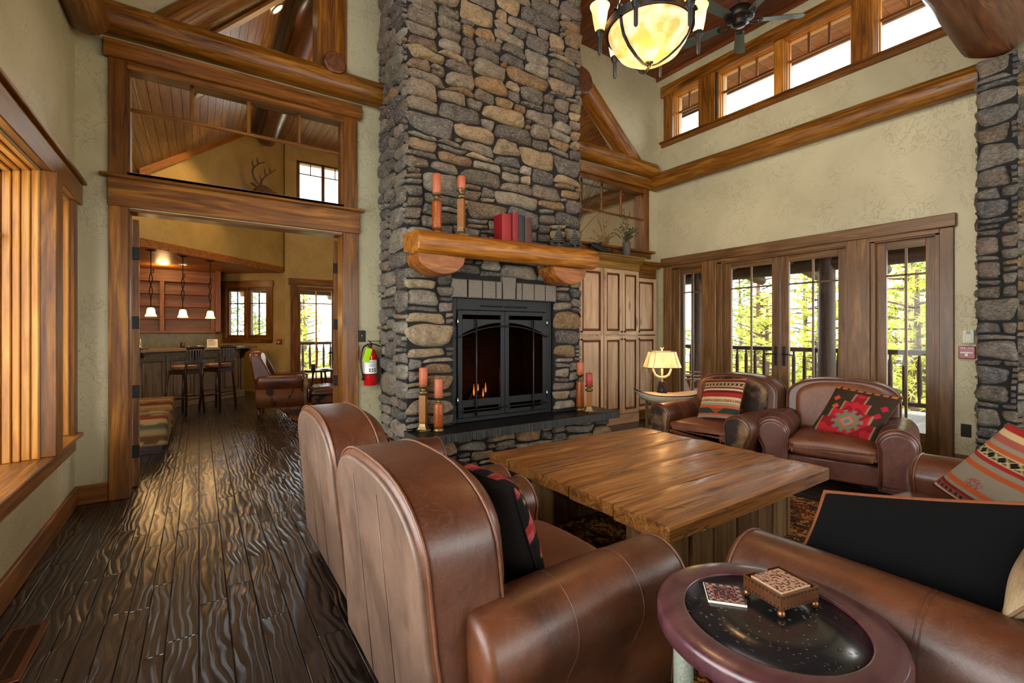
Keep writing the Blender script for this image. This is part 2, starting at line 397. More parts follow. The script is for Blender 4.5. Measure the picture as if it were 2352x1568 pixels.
W['paver'] = m_flat('grey_lintel_stone', S('6d6459'), .8, bump=.5, bs=50, var=.35)
W['iron'] = m_flat('blackened_iron', S('2a2a2a'), .45, .8, bump=.2, bs=90)
W['steel'] = m_flat('charcoal_door_steel', S('151617'), .5, .5, bump=.25, bs=120, var=.2)
W['black'] = m_flat('matt_black', S('0a0a0a'), .5)
W['brown_plate'] = m_flat('dark_bronze_plate', S('1e1612'), .4, .4)
W['chrome'] = m_flat('bright_steel', S('b8b8b8'), .25, 1)
W['brass'] = m_flat('aged_brass', S('7a6440'), .4, .8, bump=.3, var=.4)
W['white'] = m_flat('ivory_plastic', S('cfcdb8'), .5)
W['paper'] = m_flat('white_paper', S('e8e6e0'), .8)
W['alarmred'] = m_flat('alarm_red', S('8c1420'), .4, coat=.2)
W['extred'] = m_flat('extinguisher_red', S('c40c0c'), .2, coat=.6)
W['lime'] = m_flat('lime_tag', S('b6f000'), .6)
W['candle'] = m_flat('coral_candle_wax', S('b05c3a'), .5, bump=.2, bs=60, var=.15)
W['candlered'] = m_flat('dark_red_candle_wax', S('9c2b22'), .5, bump=.2, bs=60, var=.15)
W['holder'] = m_flat('crackled_amber_holder', S('9a4a18'), .35, .2, bump=.9, bs=75, var=.75)
W['holderw'] = m_flat('amber_wood_holder', S('8a5418'), .4, .1, bump=.3, bs=30, var=.4)
W['granite'] = m_flat('speckled_granite', S('7b6448'), .25, bump=.05, bs=70, var=.7)
W['mossgranite'] = m_flat('green_gold_granite', S('8c7a2c'), .35, bump=.1, bs=9, var=.7)
W['fanblade'] = m_flat('grey_green_fan_blade', S('46504b'), .5, bump=.1)
W['fish'] = m_flat('dark_bronze_fish', S('2a231b'), .45, .4, bump=.4, bs=60, var=.4)
W['leafgrey'] = m_flat('eucalyptus_leaf', S('5a5a3e'), .7, var=.4, bs=20)
W['twig'] = m_flat('dry_twig', S('3a2a1c'), .8)
W['vase'] = m_flat('grey_bark_vase', S('5d564e'), .7, bump=.6, bs=40, var=.4)
W['treeornament'] = m_flat('pewter_tree', S('5a5650'), .5, .4, bump=.5, bs=60, var=.4)
W['copper'] = m_flat('pierced_copper', S('8a5a38'), .35, .85, bump=.3, bs=90, var=.3)
W['peeled'] = m_flat('grey_green_leg', S('8b9182'), .6, .1, bump=.9, bs=160, var=.5)
W['ebony'] = m_flat('hammered_zinc_top', S('18191b'), .28, .6, bump=.1, bs=12, var=.2)
W['deerfur'] = m_flat('deer_fur', S('6b4a2e'), .9, bump=.4, bs=90, var=.5)
W['needle'] = None
W['tarp'] = m_flat('boat_hull_paint', S('a79c84'), .5, bump=.3, bs=30, var=.4)
W['boatin'] = m_flat('varnished_boat_inside', S('c58427'), .25, coat=.4, var=.2, bs=10)
W['shell'] = m_attr('printed_surface', .45, .1, 100, .1)
W['kilim'] = m_attr('woven_kilim', .92, .7, 420, .35, spec=.15)
W['velvet'] = m_flat('black_cushion_cloth', S('050506'), .95, bump=.5, bs=300, spec=.2)
W['bark'] = m_flat('pine_bark', S('5a4030'), .9, bump=.5, bs=20, var=.4)
W['ground'] = m_flat('dry_grass_ground', S('8c8a4a'), .95, bump=.5, bs=4, var=.4)

def m_leather(name, c1, c2, rough=.38, cr=.5):
    t = NT(name); tc_ = t.n('TexCoord').outputs['Object']
    blot = t.noise(tc_, 3.2, 4, .6); fine = t.noise(tc_, 120, 2); vein = t.noise(t.mul(tc_, (1, 1, .6)), 10, 5, 2.2, .7)
    c = t.mix(t.ramp(blot, [(.32, (0, 0, 0)), (.68, (1, 1, 1))]), c1, c2)
    ln = t.ramp(t.math('ABSOLUTE', t.math('SUBTRACT', vein, .5)), [(0, (1, 1, 1)), (.018, (0, 0, 0))])
    c = t.mix(t.math('MULTIPLY', ln, .10), c, mix3(c2, (1, 1, 1), .2))
    c = t.mix(t.math('MULTIPLY', t.ramp(t.noise(t.mul(tc_, (1, 1, .5)), 22, 4, 1), [(.5, (0, 0, 0)), (.62, (1, 1, 1))]), .25), c, mix3(c1, (0, 0, 0), .5))
    h = t.math('ADD', t.math('MULTIPLY', fine, .15), t.math('ADD', t.math('MULTIPLY', blot, cr), t.math('MULTIPLY', vein, .25)))
    rr = t.math('ADD', rough - .08, t.math('MULTIPLY', blot, .2))
    return t.pbr(c, rr, nrm=t.bump(h, .35, .008), spec=.5, coat=.12, coatr=.3)
W['leather'] = m_leather('cognac_brown_leather', S('42210f'), S('60341c'))
W['leatherback'] = m_leather('faded_brown_leather', S('4e382b'), S('6a4f3e'), .5)
W['leatherdark'] = m_leather('chestnut_leather', S('48241a'), S('65392a'), .36)
W['seat'] = m_leather('worn_tan_leather', S('5e3018'), S('7c4724'), .5)
W['wing'] = m_leather('wing_chair_leather', S('4c2412'), S('7a4222'), .3)
W['piping'] = m_leather('leather_piping', S('54301e'), S('74472f'), .45)
def m_hide(name, c1, c2, c3, sc_=6, th=(.42, .58)):
    t = NT(name); tc_ = t.n('TexCoord').outputs['Object']
    n1 = t.noise(tc_, sc_, 3, .6); f = t.noise(t.mul(tc_, (60, 60, 8)), 3, 3)
    c = t.ramp(n1, [(th[0], c1), ((th[0] + th[1]) / 2, c2), (th[1], c3)]); c = t.mix(t.math('MULTIPLY', f, .5), c, mix3(c1, (0, 0, 0), .5))
    return t.pbr(c, .6, nrm=t.bump(f, .6, .004), spec=.4)
W['hide'] = m_hide('brindle_hide', S('2a1a10'), S('6a4a2c'), S('8a6a45'), 5)
W['hidelight'] = m_hide('fawn_hide', S('6d5638'), S('94785a'), S('ab926f'), 4)
W['cowspot'] = m_hide('spotted_cow_hide', S('0c0605'), S('6a3618'), S('7e4822'), 4.2, (.43, .47))
def m_rug():
    t = NT('persian_rug'); tc_ = t.n('TexCoord').outputs['Object']
    wn = t.n('TexNoise', {'Vector': tc_, 'Scale': 9, 'Detail': 1}).outputs['Color']
    v = t.n('VectorMath', {0: tc_, 1: t.mul(wn, (.12, .12, 0))}, operation='ADD').outputs[0]
    vo = t.n('TexVoronoi', {'Vector': v, 'Scale': 7.5}); d = vo.outputs['Distance']
    ring = t.math('SINE', t.math('MULTIPLY', d, 38))
    c = t.ramp(ring, [(.35, S('3a0c08')), (.5, S('241008')), (.55, S('a8752a')), (.75, S('8c3a14'))])
    c = t.mix(t.math('MULTIPLY', t.ramp(t.noise(v, 24, 2, 1.5), [(.5, (0, 0, 0)), (.55, (1, 1, 1))]), .7), c, S('b98a3e'))
    c = t.mix(t.math('MULTIPLY', t.ramp(t.noise(v, 11, 1, 1.0), [(.52, (0, 0, 0)), (.56, (1, 1, 1))]), .8), c, S('141416'))
    return t.pbr(c, .95, nrm=t.bump(t.noise(tc_, 200, 2), .6, .004), spec=.15)
W['rug'] = m_rug()
def m_glass():
    t = NT('window_glass'); tr = t.n('BsdfTransparent', {'Color': (.97, .98, .97, 1)}); gl = t.n('BsdfGlossy', {'Roughness': .02})
    fr = t.n('Fresnel', {'IOR': 1.45}).outputs[0]
    mx = t.n('MixShader', {0: t.math('MULTIPLY', fr, .45), 1: tr.outputs[0], 2: gl.outputs[0]}); t.t.links.new(mx.outputs[0], t.out.inputs[0]); return t.m
W['glass'] = m_glass()
def m_tinted():
    t = NT('firebox_glass'); tr = t.n('BsdfTransparent', {'Color': (.45, .4, .38, 1)})
    t.t.links.new(tr.outputs[0], t.out.inputs[0]); return t.m
W['fireglass'] = m_tinted()
def m_shade(name, c, es, tint):
    t = NT(name); tc_ = t.n('TexCoord').outputs['Object']
    n1 = t.noise(tc_, 7, 3, 1.0)
    sep = t.n('SeparateXYZ', {0: tc_}).outputs[2]
    e = t.mix(t.ramp(n1, [(.40, (0, 0, 0)), (.62, (1, 1, 1))]), c, tint)
    return t.pbr(mix3(c, (0, 0, 0), .3), .4, emis=e, es=es)
W['bowlglass'] = m_shade('glowing_alabaster_bowl', (.95, .38, .07), .85, (1.35, .95, .62))
W['cupglass'] = m_shade('glowing_tulip_glass', (1.0, .5, .12), 1.3, (1.6, 1.1, .6))
W['pendglass'] = m_shade('glowing_pendant_glass', S('ffd080'), 3.0, S('fff0cc'))
W['shade'] = m_shade('glowing_lamp_shade', (1.0, .48, .14), .72, (1.3, .85, .42))
W['bulb'] = m_flat('lit_bulb', (1, .8, .5), emis=(1, .75, .4), es=12)
W['can'] = m_flat('recessed_lamp_lens', (1, .9, .7), emis=(1, .85, .6), es=8)
def m_flame():
    t = NT('gas_flame'); z = t.n('SeparateXYZ', {0: t.n('TexCoord').outputs['Generated']}).outputs[2]
    c = t.ramp(z, [(.0, (1, .45, .08)), (1, (1, .15, .01))]); return t.pbr((.1, .03, .01), emis=c, es=4)
W['flame'] = m_flame()
def m_brick():
    t = NT('firebrick'); tc_ = t.n('TexCoord').outputs['Object']; sx = t.n('SeparateXYZ', {0: tc_}); cb = t.n('CombineXYZ', {0: sx.outputs[0], 1: sx.outputs[2]})
    bt = t.n('TexBrick', {'Vector': cb.outputs[0], 'Color1': (.10, .05, .03, 1), 'Color2': (.14, .07, .045, 1), 'Mortar': (.16, .12, .1, 1), 'Scale': 1.0, 'Mortar Size': .004, 'Brick Width': .2, 'Row Height': .075})
    return t.pbr(bt.outputs['Color'], .9)
W['brick'] = m_brick()
def m_needle(name, c1, c2):
    t = NT(name); n = t.attr('rnd', 'Fac'); c = t.mix(n, c1, c2)
    d = t.n('BsdfDiffuse', {'Color': c}); tl = t.n('BsdfTranslucent', {'Color': c}); mx = t.n('MixShader', {0: .45, 1: d.outputs[0], 2: tl.outputs[0]})
    t.t.links.new(mx.outputs[0], t.out.inputs[0]); return t.m
W['needle'] = m_needle('yellow_green_needles', S('a5ac45'), S('dcdc78'))
W['needled'] = m_needle('deep_green_needles', S('6c8238'), S('a5b058'))
# ================================================================ room shell
YA = 4.89; XB = 6.16; XL = -.8; YR = -3.5; ZC = 5.45
def bx(m, mat, name, lo, hi, **k): q = MB(); q.box(lo, hi, **k); return q.obj(name, mat, m)

# floor: individual hand-scraped planks, lounge and great room in one run
m = MB(); x = -2.0
while x < 7.3:
    pw = R_.choice((.08, .08, .12, .12)); y = -3.6 - R_.random()
    while y < 13.2:
        L = R_.uniform(.6, 1.7)
        if not (y > 5.2 and False): m.box((x + .0008, y + .0008, -.03), (x + pw - .0008, y + L - .0008, R_.uniform(-.0008, 0)), ax=1, bev=.003)
        y += L
    x += pw
struct('floor', m, W['floor'])
m = MB(); m.box((-2.1, -3.7, -.2), (7.4, 13.3, -.032)); struct('floor_2', m, W['darkwood'])

# ceilings: tongue and groove boards
m = MB(); x = -.85
while x < XB:
    m.box((x, YR, ZC), (x + .137, YA, ZC + .02), ax=1, bev=.006); x += .138
struct('ceiling', m, W['ceil'])
m = MB()
m.box((-1.0, YR - .2, ZC + .02), (XB + .3, YA + .0, ZC + .2)); struct('ceiling_2', m, W['darkwood'])
m = MB()   # lounge: two slopes and a flat top
def slopeboards(m, x0, z0, x1, z1, y0, y1):
    d = Vector((x1 - x0, 0, z1 - z0)); L = d.length; d.normalize(); n = int(L / .14); nrm = Vector((-d.z, 0, d.x))
    for i in range(n):
        a = Vector((x0, 0, z0)) + d * (L * i / n + .003); b_ = Vector((x0, 0, z0)) + d * (L * (i + 1) / n - .003)
        m.prism([(a.x, a.z), (b_.x, b_.z), (b_.x + nrm.x * .03, b_.z + nrm.z * .03), (a.x + nrm.x * .03, a.z + nrm.z * .03)], 1, y0, y1, ax=1)
slopeboards(m, -1.6, 3.04, 1.02, 5.64, 5.05, 12.9); slopeboards(m, 1.02, 5.64, 4.4, 5.66, 5.05, 12.9); slopeboards(m, 4.4, 5.66, 6.5, 3.6, 5.05, 12.9)
struct('ceiling_3', m, W['loungeceil'])
m = MB(); m.prism([(-1.7, 3.0), (1.0, 5.70), (4.42, 5.72), (6.6, 3.6), (6.8, 6.0), (-1.9, 6.0)], 1, 5.05, 13.0); struct('ceiling_4', m, W['darkwood'])

# wall with the fireplace
m = MB(); Y2 = 5.04
for x0, x1, z0, z1 in ((XL - .2, -.49, 0, 4.0), (-.49, 1.23, 2.36, 2.66), (-.49, 1.23, 3.51, 4.0), (1.23, 4.16, 0, 4.0), (4.16, 5.83, 0, 2.62), (4.16, 5.83, 3.56, 4.0), (5.83, 6.4, 0, 4.0), (1.0, 4.4, 4.0, 5.6)):
    m.prism([(x0, z0), (x1, z0), (x1, z1), (x0, z1)], 1, YA, Y2)
m.prism([(XL - .2, 4.0), (-.02, 4.0), (1.0, 5.05), (1.0, 5.6), (XL - .2, 5.6)], 1, YA, Y2)
m.prism([(6.4, 4.0), (5.42, 4.0), (4.4, 4.95), (4.4, 5.6), (6.4, 5.6)], 1, YA, Y2)
struct('wall_north', m, W['plaster'])
# left wall with the tall window and its narrow side light; high opening added for light
m = MB()
for y0, y1, z0, z1 in ((YR, -2.0, 0, 5.5), (-2.0, -.2, 0, 4.36), (-2.0, 2.8, 5.12, 5.5), (-.2, 3.92, 0, .57), (-.2, 3.92, 2.33, 4.36), (2.8, 3.92, 4.36, 5.5), (3.92, 4.10, 0, 5.5), (4.10, 4.70, 0, .57), (4.10, 4.70, 2.33, 5.5), (4.70, YA, 0, 5.5)):
    m.prism([(y0, z0), (y1, z0), (y1, z1), (y0, z1)], 0, XL - .2, XL)
struct('wall_left', m, W['plaster'])
# right wall: doors to the deck, clerestory windows; unseen rear opening added for light
m = MB(); X2 = XB + .25
segs = [(YR, -3.0, 0, 5.5), (-3.0, -.2, 0, .6), (-3.0, -.2, 3.2, 5.5), (-.2, 1.43, 0, 4.36), (-.2, 1.1, 4.36, 5.5), (1.1, 1.43, 5.1, 5.5), (1.43, 4.60, 2.38, 4.36), (1.43, 4.60, 5.1, 5.5), (4.60, YA, 0, 5.5), (3.84, 4.12, 4.36, 5.1), (2.0, 2.18, 4.36, 5.1), (2.01, 2.235, 0, 2.38), (3.84, 4.06, 0, 2.38)]
for y0, y1, z0, z1 in segs: m.prism([(y0, z0), (y1, z0), (y1, z1), (y0, z1)], 0, XB, X2)
struct('wall_right', m, W['plaster'])
# wall behind the camera, mostly window
m = MB()
for x0, x1, z0, z1 in ((XL - .2, .8, 0, 5.5), (5.2, XB + .25, 0, 5.5), (.8, 5.2, 0, .7), (.8, 5.2, 3.0, 5.5)): m.prism([(x0, z0), (x1, z0), (x1, z1), (x0, z1)], 1, YR - .2, YR)
struct('wall_rear', m, W['plaster'])
wr = sroot('window_6', (2.6, YR, .7)); q = MB()
for x in (.8, 2.27, 3.73, 5.2): q.box((x - .05, YR - .14, .7), (x + .05, YR - .02, 3.0), ax=2)
for z in (.7, 2.4, 3.0): q.box((.8, YR - .14, z - .05), (5.2, YR - .02, z + .05), ax=0)
q.obj('frame', W['trim'], wr); q = MB(); q.box((.8, YR - .085, .7), (5.2, YR - .08, 3.0)); q.obj('pane', W['glass'], wr)
wr = sroot('added_window_7', (XB, -1.6, .6)); q = MB()  # unseen window, put in to let light into the room
for y in (-3.0, -1.6, -.2): q.box((XB + .05, y - .05, .6), (XB + .15, y + .05, 3.2), ax=2)
for z in (.6, 2.4, 3.2): q.box((XB + .05, -3.0, z - .05), (XB + .15, -.2, z + .05), ax=1)
q.obj('frame', W['trim'], wr)

# ---------------------------------------------------------------- left window (structure)
w1 = sroot('window_1', (XL, 2.0, .57)); T = W['trim']
q = MB(); q.box((XL - .005, -.4, 2.34), (XL + .05, 4.87, 2.50), ax=1, bev=.006); q.box((XL, -.4, 2.50), (XL + .075, 4.88, 2.525), ax=1, bev=.004)
q.box((XL, 4.70, .58), (XL + .03, 4.80, 2.34), ax=2); q.box((XL, -.4, .45), (XL + .025, 4.78, .56), ax=1)
q.obj('casing', T, w1)
q = MB(); q.box((XL - .16, -.3, .555), (XL + .065, 4.80, .585), ax=1, bev=.006); q.obj('sill', T, w1)
q = MB(); q.box((XL - .02, 3.93, .585), (XL + .075, 4.085, 2.34), ax=2, bev=.005); q.obj('mullion_post', T, w1)
q = MB()   # stepped jambs
for i, (a, b_) in enumerate(((0, .035), (.035, .075), (.075, .11), (.11, .15), (.15, .2))):
    s_ = .012 * i
    q.box((XL - b_, 3.925 - s_ - .012, .585), (XL - a - .002, 3.935, 2.335), ax=2, bev=.004)
    q.box((XL - b_, 4.695 - s_ - .012, .585), (XL - a - .002, 4.705, 2.335), ax=2, bev=.004)
    q.box((XL - b_, 4.09, .585), (XL - a - .002, 4.105 + s_, 2.335), ax=2, bev=.004)
    q.box((XL - b_, -.2, 2.325 - s_), (XL - a - .002, 3.92, 2.335), ax=1, bev=.004)
    q.box((XL - b_, 4.10, 2.325 - s_), (XL - a - .002, 4.70, 2.335), ax=1, bev=.004)
q.obj('jamb', W['jamb'], w1)
q = MB(); q.box((XL - .17, -.2, .57), (XL - .165, 3.9, 2.33)); q.box((XL - .17, 4.1, .57), (XL - .165, 4.7, 2.33)); q.obj('pane', W['glass'], w1)
q = MB()
for y in (.9, 2.1, 3.3): q.box((XL - .185, y - .02, .57), (XL - .15, y + .02, 2.33), ax=2)
q.box((XL - .185, -.2, 1.9), (XL - .15, 4.7, 1.93), ax=1); q.obj('muntin', W['jamb'], w1)

w9 = sroot('added_window_9', (XL, .4, 4.36)); q = MB()  # unseen clerestory, added to throw light on the right wall
for y in (-2.0, -.4, 1.2, 2.8): q.box((XL - .15, y - .04, 4.36), (XL + .02, y + .04, 5.12), ax=2)
for z in (4.36, 4.85, 5.12): q.box((XL - .15, -2.0, z - .03), (XL - .05, 2.8, z + .03), ax=1)
q.obj('frame', T, w9)
# ---------------------------------------------------------------- double doorway to the lounge with transom over it
d1 = sroot('door_1', (.37, YA, 0)); q = MB(); f = YA - .03
q.box((-.60, f, 0), (-.475, YA + .01, 2.37), ax=2, bev=.004); q.box((1.215, f, 0), (1.37, YA + .01, 2.37), ax=2, bev=.004)
q.box((-.605, f - .012, 2.37), (1.385, YA + .01, 2.595), ax=0, bev=.005); q.box((-.65, f - .05, 2.595), (1.43, YA + .02, 2.62), ax=0, bev=.006)
q.obj('casing', T, d1)
q = MB(); q.box((-.492, YA - .005, 0), (-.470, Y2 + .02, 2.36), ax=2); q.box((1.21, YA - .005, 0), (1.232, Y2 + .02, 2.36), ax=2); q.box((-.49, YA - .005, 2.34), (1.23, Y2 + .02, 2.362), ax=0)
q.obj('jamb', T, d1)
t1 = sroot('window_2', (.37, YA, 2.62)); q = MB()
q.box((-.60, f, 2.62), (-.485, YA + .01, 3.56), ax=2, bev=.004); q.box((1.227, f, 2.62), (1.36, YA + .01, 3.56), ax=2, bev=.004)
q.box((-.63, f - .03, 3.555), (1.40, YA + .01, 3.695), ax=0, bev=.006)
q.box((-.485, f + .006, 3.495), (1.227, YA + .01, 3.56), ax=0, bev=.003); q.obj('casing', T, t1)
q = MB()
for a, b_ in ((-.49, -.468), (1.208, 1.232)): q.box((a, YA, 2.62), (b_, Y2, 3.53), ax=2)
q.box((-.49, YA, 3.505), (1.23, Y2, 3.53), ax=0); q.box((-.49, YA, 2.62), (1.23, Y2, 2.662), ax=0); q.obj('jamb', T, t1)
q = MB(); q.box((-.47, YA + .06, 3.185), (1.21, YA + .085, 3.215), ax=0, bev=.004)
for x in (-.05, .385, .815): q.box((x - .016, YA + .055, 3.21), (x + .016, YA + .08, 3.51), ax=2, bev=.004)
q.obj('muntin', W['trim'], t1)
q = MB(); q.box((-.47, YA + .068, 2.66), (1.21, YA + .074, 3.51)); q.obj('pane', W['glass'], t1)
# right transom, mirror of it
t2 = sroot('window_3', (5.0, YA, 2.62)); q = MB()
q.box((5.81, f, 2.62), (5.93, YA + .01, 3.62), ax=2, bev=.004); q.box((3.85, f - .03, 3.62), (6.03, YA + .01, 3.77), ax=0, bev=.006); q.box((4.03, f, 2.62), (4.17, YA + .01, 3.62), ax=2)
q.box((3.9, f - .05, 2.60), (6.03, YA + .01, 2.635), ax=0, bev=.006); q.box((3.9, f, 2.52), (5.98, YA + .01, 2.60), ax=0, bev=.004)
q.box((4.17, f + .006, 3.54), (5.81, YA + .01, 3.625), ax=0, bev=.003); q.obj('casing', T, t2)
q = MB(); q.box((4.16, YA, 3.545), (5.83, Y2, 3.565), ax=0); q.box((5.81, YA, 2.62), (5.832, Y2, 3.56), ax=2); q.obj('jamb', T, t2)
q = MB(); q.box((4.16, YA + .06, 3.135), (5.82, YA + .085, 3.165), ax=0, bev=.004)
for x in (4.57, 4.98, 5.39): q.box((x - .014, YA + .055, 3.16), (x + .014, YA + .08, 3.56), ax=2, bev=.004)
q.obj('muntin', T, t2)
q = MB(); q.box((4.16, YA + .068, 2.62), (5.82, YA + .074, 3.56)); q.obj('pane', W['glass'], t2)

# open leaves of the lounge doors
def door_leaf(name, hinge, end, label):
    h = Vector(hinge); e = Vector(end); d = (e - h); L = d.length; d.normalize()
    ang = math.atan2(d.y, d.x); r = thing(name, label, 'door', (h.x, h.y, 0), ang)
    q = MB(); t = .022
    q.box((0, -t, .01), (.11, t, 2.33), ax=2); q.box((L - .11, -t, .01), (L, t, 2.33), ax=2)
    q.box((.11, -t, .01), (L - .11, t, .25), ax=0); q.box((.11, -t, 2.2), (L - .11, t, 2.33), ax=0)
    q.box((.11, -.012, 1.86), (L - .11, .012, 1.885), ax=0); q.box((L / 2 - .012, -.012, .25), (L / 2 + .012, .012, 2.2), ax=2)
    q.obj('frame', T, r, local=True)
    q = MB(); q.box((.11, -.003, .25), (L - .11, .003, 2.2)); q.obj('pane', W['glass'], r, local=True)
    for z in (.26, .78, 1.38, 1.98):
        q = MB(); q.box((-.012, -t - .004, z), (.028, t + .004, z + .11)); q.obj('hinge', W['iron'], r, local=True)
    q = MB(); q.box((L - .07, -t - .008, 1.0), (L - .035, t + .008, 1.2)); q.tube([(L - .052, -.03, 1.1), (L - .052, -.06, 1.1), (L - .14, -.065, 1.1)], .009)
    q.tube([(L - .052, .03, 1.1), (L - .052, .06, 1.1), (L - .14, .065, 1.1)], .009); q.obj('handle', W['iron'], r, local=True)
    return r
door_leaf('french_door', (-.455, 5.16), (-.52, 6.0), 'glazed wooden door leaf folded open against the left side of the lounge doorway')
door_leaf('french_door', (1.215, 5.16), (1.40, 6.0), 'glazed wooden door leaf swung open at the right side of the lounge doorway')

# ---------------------------------------------------------------- baseboards
q = MB(); q.box((XL, -3.5, 0), (XL + .022, YA, .15), ax=1, bev=.005); struct('baseboard_left', q, T)
q = MB(); q.box((XL, YA - .022, 0), (-.60, YA, .15), ax=0, bev=.005); q.box((1.37, YA - .022, 0), (1.60, YA, .15), ax=0, bev=.005); struct('baseboard_north', q, T)
q = MB(); q.box((XB - .022, -3.4, 0), (XB, 1.32, .16), ax=1, bev=.005); struct('baseboard_right', q, W['door'])

# ---------------------------------------------------------------- french doors and side lights on the right wall
D = W['door']
dr = sroot('door_2', (XB, 3.0, 0)); q = MB(); g0 = XB - .03
q.box((g0 - .03, 1.30, 2.39), (XB + .01, 4.78, 2.52), ax=1, bev=.006)
q.box((g0, 1.32, 0), (XB + .01, 1.43, 2.39), ax=2, bev=.005); q.box((g0, 4.60, 0), (XB + .01, 4.75, 2.39), ax=2, bev=.005)
q.box((g0 - .01, 2.01, 0), (XB + .02, 2.235, 2.39), ax=2, bev=.005); q.box((g0 - .01, 3.84, 0), (XB + .02, 4.06, 2.39), ax=2, bev=.005)
q.box((g0 + .005, 1.43, 2.345), (XB + .008, 4.60, 2.395), ax=1, bev=.003); q.obj('casing', D, dr)
q = MB()
for y0, y1 in ((1.43, 1.47), (1.97, 2.01), (2.235, 2.245), (3.77, 3.84), (4.06, 4.10), (4.47, 4.60)): q.box((XB, y0, 0), (XB + .16, y1, 2.39), ax=2)
q.box((XB, 1.43, 2.33), (XB + .16, 4.60, 2.39), ax=1); q.box((XB, 1.43, -.01), (XB + .2, 4.6, .03), ax=1); q.obj('jamb', D, dr)
def glazed(par, nm, y0, y1, st, z0=.04, z1=2.33, top=.08, bot=.26, mz=1.965, xo=.06, handle=None, cols=1):
    q = MB(); a, b_ = XB + xo, XB + xo + .045
    q.box((a, y0, z0), (b_, y0 + st, z1), ax=2); q.box((a, y1 - st, z0), (b_, y1, z1), ax=2)
    q.box((a, y0 + st, z0), (b_, y1 - st, z0 + bot), ax=1); q.box((a, y0 + st, z1 - top), (b_, y1 - st, z1), ax=1)
    fr = q.obj(nm, D, par)
    q = MB(); q.box((a + .01, y0 + st, mz - .011), (b_ - .01, y1 - st, mz + .011), ax=1)
    for k in range(cols): yy = lerp(y0 + st, y1 - st, (k + 1) / (cols + 1)); q.box((a + .01, yy - .011, z0 + bot), (b_ - .01, yy + .011, z1 - top), ax=2)
    q.obj('muntin', D, fr)
    q = MB(); q.box((a + .02, y0 + st, z0 + bot), (a + .025, y1 - st, z1 - top)); q.obj('pane', W['glass'], fr)
    if handle:
        q = MB(); yh, s_ = handle; q.box((a - .012, yh - .02, .92), (a, yh + .02, 1.17), bev=.004)
        q.tube([(a - .01, yh, 1.07), (a - .055, yh, 1.07), (a - .06, yh + s_ * .04, 1.07), (a - .055, yh + s_ * .13, 1.065)], .008); q.obj('handle', W['iron'], fr)
glazed(dr, 'door_leaf', 3.005, 3.765, .10, handle=(3.05, 1)); glazed(dr, 'door_leaf', 2.245, 2.995, .10, handle=(2.95, -1))
glazed(dr, 'side_window', 1.47, 1.97, .085); glazed(dr, 'side_window', 4.10, 4.47, .035)

# ---------------------------------------------------------------- clerestory windows
wc = sroot('window_4', (XB, 3.0, 4.3)); q = MB()
q.box((g0 - .02, .9, 4.30), (XB + .01, 4.78, 4.365), ax=1, bev=.005); q.box((g0 - .045, .9, 4.355), (XB + .02, 4.80, 4.38), ax=1, bev=.004)
q.box((g0 - .02, .9, 5.09), (XB + .01, 4.79, 5.26), ax=1, bev=.006)
q.box((g0, 4.58, 4.36), (XB + .01, 4.74, 5.1), ax=2); q.box((g0 - .005, 3.86, 4.36), (XB + .01, 4.12, 5.1), ax=2); q.box((g0 - .005, 2.0, 4.36), (XB + .01, 2.18, 5.1), ax=2)
q.obj('casing', T, wc)
def clere(y0, y1, n):
    q = MB()
    for i, (a, b_) in enumerate(((0, .03), (.03, .06), (.06, .1), (.1, .14))):
        s_ = .011 * i
        q.box((XB + a, y0 - .005, 4.375), (XB + b_, y0 + .02 + s_, 5.095), ax=2, bev=.003); q.box((XB + a, y1 - .02 - s_, 4.375), (XB + b_, y1 + .005, 5.095), ax=2, bev=.003)
        q.box((XB + a, y0, 5.085 - s_), (XB + b_, y1, 5.1), ax=1, bev=.003); q.box((XB + a, y0, 4.365), (XB + b_, y1, 4.375 + s_ * .6), ax=1, bev=.003)
    fr = q.obj('sash', W['jamb'], wc)
    q = MB(); q.box((XB + .09, y0 + .05, 4.795), (XB + .125, y1 - .05, 4.82), ax=1, bev=.003)
    for k in range(1, n): yy = lerp(y0 + .05, y1 - .05, k / n); q.box((XB + .09, yy - .012, 4.81), (XB + .125, yy + .012, 5.06), ax=2, bev=.003)
    q.obj('muntin', W['trim'], fr)
    q = MB(); q.box((XB + .105, y0 + .04, 4.38), (XB + .11, y1 - .04, 5.07)); q.obj('pane', W['glass'], fr)
clere(4.12, 4.60, 2); clere(3.03, 3.86, 3); clere(2.18, 2.95, 3); clere(1.15, 2.0, 3)
q = MB(); q.box((XB - .01, 2.95, 4.36), (XB + .14, 3.03, 5.1), ax=2, bev=.005); q.obj('mullion', W['jamb'], wc)
q = MB(); q.box((XB - .03, YR, 5.40), (XB, YA, 5.45), ax=1); struct('trim_1', q, W['ceil'])

# ---------------------------------------------------------------- lounge walls
m = MB(); m.prism([(5.05, 0), (13, 0), (13, 5.6), (5.05, 5.6)], 0, -1.8, -1.6); struct('wall_lounge_left', m, W['lplaster'])
m = MB()   # far wall with door and high window
for x0, x1, z0, z1 in ((1.605, 1.83, 0, 5.75), (1.83, 6.6, 2.40, 4.35), (2.72, 6.6, 0, 2.40), (1.83, 1.86, 4.35, 5.75), (1.86, 3.6, 5.28, 5.75), (3.6, 6.6, 4.35, 5.75)):
    m.prism([(x0, z0), (x1, z0), (x1, z1), (x0, z1)], 1, 11.5, 11.7)
struct('wall_lounge_far', m, W['lplaster'])
m = MB(); m.prism([(5.14, 2.9), (11.6, 2.9), (11.6, 5.6), (5.14, 5.6)], 0, 6.41, 6.6)
for y0, y1, z0, z1 in ((5.14, 6.3, 0, 2.9), (10.5, 11.6, 0, 2.9), (6.3, 10.5, 0, .5)): m.prism([(y0, z0), (y1, z0), (y1, z1), (y0, z1)], 0, 6.41, 6.6)
struct('wall_lounge_right', m, W['lplaster'])
